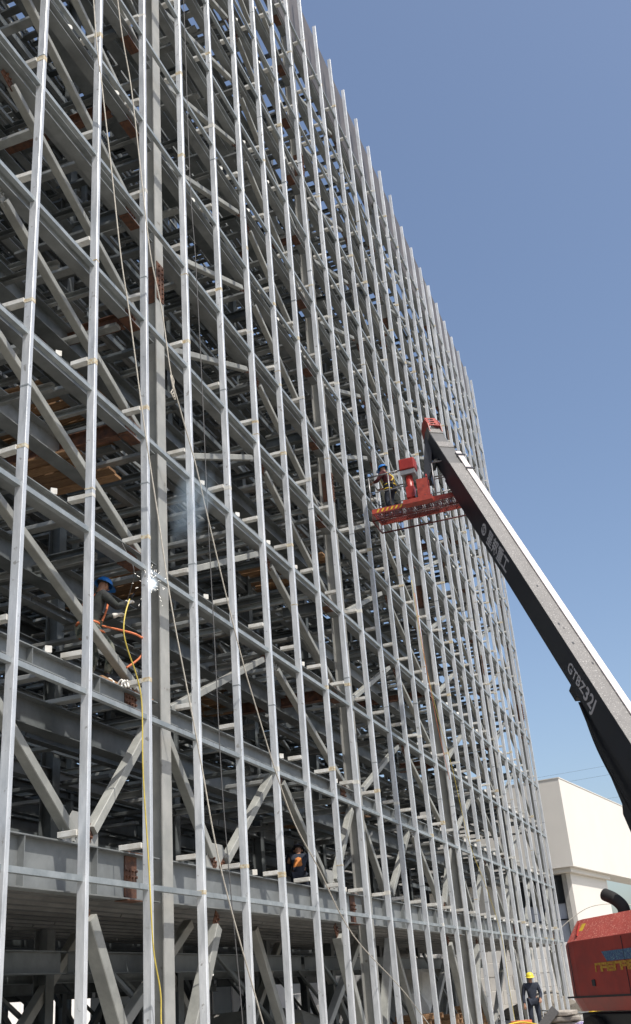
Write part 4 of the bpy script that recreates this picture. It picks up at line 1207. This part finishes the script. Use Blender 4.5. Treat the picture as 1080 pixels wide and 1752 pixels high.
# rubble, tarpaulins, pallets under the frame
def lump(name, c, r, m_, lab, cat, sq=.6, seed=0, grp=None):
    rnd = random.Random(seed)
    bm = bmesh.new(); bmesh.ops.create_icosphere(bm, subdivisions=3, radius=1)
    ph = [rnd.uniform(0, 6.28) for _ in range(6)]
    for v in bm.verts:
        d = 1 + .16 * math.sin(3 * v.co.x + ph[0]) + .14 * math.sin(4 * v.co.y + ph[1]) + .12 * math.sin(6 * v.co.z + 5 * v.co.x + ph[2]) + rnd.uniform(-.04, .04)
        v.co = V((v.co.x * d * r[0], v.co.y * d * r[1], max(v.co.z, -.3) * d * r[2]))
    me = bpy.data.meshes.new(name); bm.to_mesh(me); bm.free(); me.materials.append(m_)
    o = bpy.data.objects.new(name, me); COL.objects.link(o); o.location = c
    return tag(o, lab, cat, grp)
lump('tarpaulin_heap', (39.5, 11.8, .5), (1.1, 1.5, 1.9), M_TARP, 'crumpled white tarpaulin heap under the frame left of the third painted column', 'tarpaulin', seed=3)
lump('tarpaulin_heap', (46.0, 12.0, .5), (1.2, 1.8, 1.9), M_TARP, 'wide white tarpaulin heap under the frame right of the third painted column', 'tarpaulin', seed=8)
lump('rubble_heap', (31.0, 13.5, .2), (2.2, 2.6, 1.3), M_CONC, 'grey rubble heap under the frame behind the seventh stud', 'rubble', seed=5)
lump('rubble_heap', (24.5, 15.2, .1), (1.8, 2.0, 1.5), M_CONC, 'grey rubble heap under the frame right of the first painted column', 'rubble', seed=6)
lump('earth_heap', (52.0, 8.4, .0), (1.6, 1.9, 1.0), M_GROUND, 'dusty earth heap at the foot of the last studs', 'earth', seed=9)
pidx = 0
for (x, y, n_, lab) in [(31.5, 8.3, 6, 'stack of brown pallets at the foot of the twelfth stud'), (36.0, 8.6, 5, 'stack of brown pallets in the middle of the row under the far studs'), (41.0, 8.8, 6, 'stack of brown pallets farthest along under the far studs')]:
    t = empty('pallet_stack', lab, 'pallets', (x, y, .12), 'pallet stacks under the frame')
    for q in range(n_):
        mb = MB(); ox, oy = random.uniform(-.05, .05), random.uniform(-.05, .05)
        for k in range(6): mb.box((x + ox, y + oy + k * .2, .24 + q * .145), (x + ox + 1.2, y + oy + k * .2 + .12, .26 + q * .145))
        for k in range(3): mb.box((x + ox + k * .53, y + oy, .125 + q * .145), (x + ox + k * .53 + .12, y + oy + 1.12, .238 + q * .145))
        child(mb.build('pallet', M_WOOD), t)
mb = MB(); mb.box((23.4, 9.3, .12), (24.0, 9.8, 1.15)); o = mb.build('equipment_cabinet', M_YEL, None, bevel=.03); tag(o, 'yellow equipment cabinet standing under the frame near the seventh stud', 'cabinet')
# ---------------------------------------------------------------- things on the ground, lower right
def sack(x, y, z, rz, m_, lab, sx=.40, sy=.26, sz=.085):
    bm = bmesh.new(); bmesh.ops.create_cube(bm, size=2)
    bmesh.ops.subdivide_edges(bm, edges=bm.edges[:], cuts=4, use_grid_fill=True)
    sd_ = random.random() * 6
    for v in bm.verts:
        c = v.co; e = (1 - .35 * abs(c.x) ** 3) * (1 - .35 * abs(c.y) ** 3)
        v.co = V((c.x * sx * (1 - .06 * abs(c.y) ** 2), c.y * sy * (1 - .08 * abs(c.x)), c.z * sz * e + .012 * math.sin(7 * c.x + sd_) + .01 * math.sin(9 * c.y + sd_)))
    me = bpy.data.meshes.new('sack'); bm.to_mesh(me); bm.free(); me.materials.append(m_)
    for p in me.polygons: p.use_smooth = True
    o = bpy.data.objects.new('sack', me); COL.objects.link(o); o.location = (x, y, z); o.rotation_euler = (0, 0, rz)
    tag(o, lab, 'sack', 'cement sacks on the ground')
G1 = 'grey cement sack in the pile left of the printed sacks, '
for q, w_ in enumerate(['lowest of the pile', 'second from the bottom', 'third from the bottom', 'fourth from the bottom', 'topmost of the pile']):
    sack(34.0 + random.uniform(-.06, .06), 5.02 + random.uniform(-.06, .06), .09 + q * .15, 1.55 + random.uniform(-.2, .2), M_SACK, G1 + w_, sx=.45, sy=.3)
for q, w_ in enumerate(['lowest of its pile', 'in the middle of its pile', 'topmost and slipping to the right']):
    sack(33.2 - .1 * q, 4.28 - .06 * q, .09 + q * .15, 1.5 + .3 * q, M_SACKP, 'white and purple printed sack beside the grey ones, ' + w_, sx=.42, sy=.3)
sack(34.6, 4.6, .30, .6, M_SACKP, 'white and purple printed sack lying behind the others')
lump('yellow_bag', (34.4, 3.95, .25), (.45, .38, .55), M_YEL, 'bright yellow plastic bag behind the printed sacks near the red machine', 'bag', seed=11)
def slab(name, c, hx_, hy_, hz_, rz, tilt, m_, lab, cat):
    mb = MB(); mb.box((-hx_, -hy_, -hz_), (hx_, hy_, hz_)); o = mb.build(name, m_, None, bevel=.01)
    o.location = c; o.rotation_euler = (tilt, 0, rz); tag(o, lab, cat)
slab('steel_plate', (38, 4.9, .55), .9, 1.3, .02, .3, .12, M_BEAM, 'pale grey steel plate lying tilted behind the sacks', 'plate')
slab('steel_plate', (36.2, 4.2, .42), .7, 1.2, .02, -.2, -.08, M_DECK, 'darker grey steel sheet lying in front of the tilted plate', 'plate')
slab('board', (31.6, 3.7, .30), .5, .45, .02, .5, .1, M_TARP, 'white board lying flat at the corner of the machine shadow', 'board')
slab('duct_piece', (33.6, 5.55, .45), .12, .55, .12, .2, -.75, M_ROPED, 'dark square duct leaning against the grey sacks', 'duct')
bu = MB(); bu.tube([(32.6, 6.0, .02), (32.6, 6.0, .62)], [.24, .30], 20); tag(bu.build('tub', M_ORANGE, None, smooth=False), 'orange plastic tub on the ground beside the far studs', 'tub')
rope('coiled_cable', [(31.6, 5.3, .42), (31.2, 5.7, .5), (31.5, 6.2, .55), (32.0, 5.9, .60), (31.9, 5.4, .50), (31.5, 5.35, .48), (31.3, 5.9, .56), (31.8, 6.3, .5), (32.2, 6.0, .3), (32.3, 5.4, .05)], .022, M_YEL, 'yellow cable loosely coiled over the orange tub', 'cable')
rope('coiled_cable', [(31.9, 6.6, .35), (31.4, 6.3, .5), (31.2, 5.6, .45), (31.6, 5.1, .3), (32.2, 5.0, .06)], .02, M_ORANGE, 'orange cable looped beside the yellow coil', 'cable')
# loose stones and scraps
rnd = random.Random(4)
bm = bmesh.new()
for q in range(700):
    x = rnd.uniform(14, 56); y = rnd.uniform(-3, 13); r = rnd.uniform(.015, .09)
    if 6.3 < y and rnd.random() < .4: continue
    mtx = Matrix.Translation((x, y, r * .3 + (.12 if y > 6.2 else 0))) @ Matrix.Rotation(rnd.uniform(0, 6), 4, 'Z') @ Matrix.Diagonal((r * rnd.uniform(.7, 1.6), r, r * rnd.uniform(.4, .9), 1))
    bmesh.ops.create_icosphere(bm, subdivisions=1, radius=1, matrix=mtx)
me = bpy.data.meshes.new('loose_stones'); bm.to_mesh(me); bm.free(); me.materials.append(M_CONC)
o = bpy.data.objects.new('loose_stones', me); COL.objects.link(o)
tag(o, 'scattered stones and crumbs of concrete on the ground', 'stones', kind='stuff')
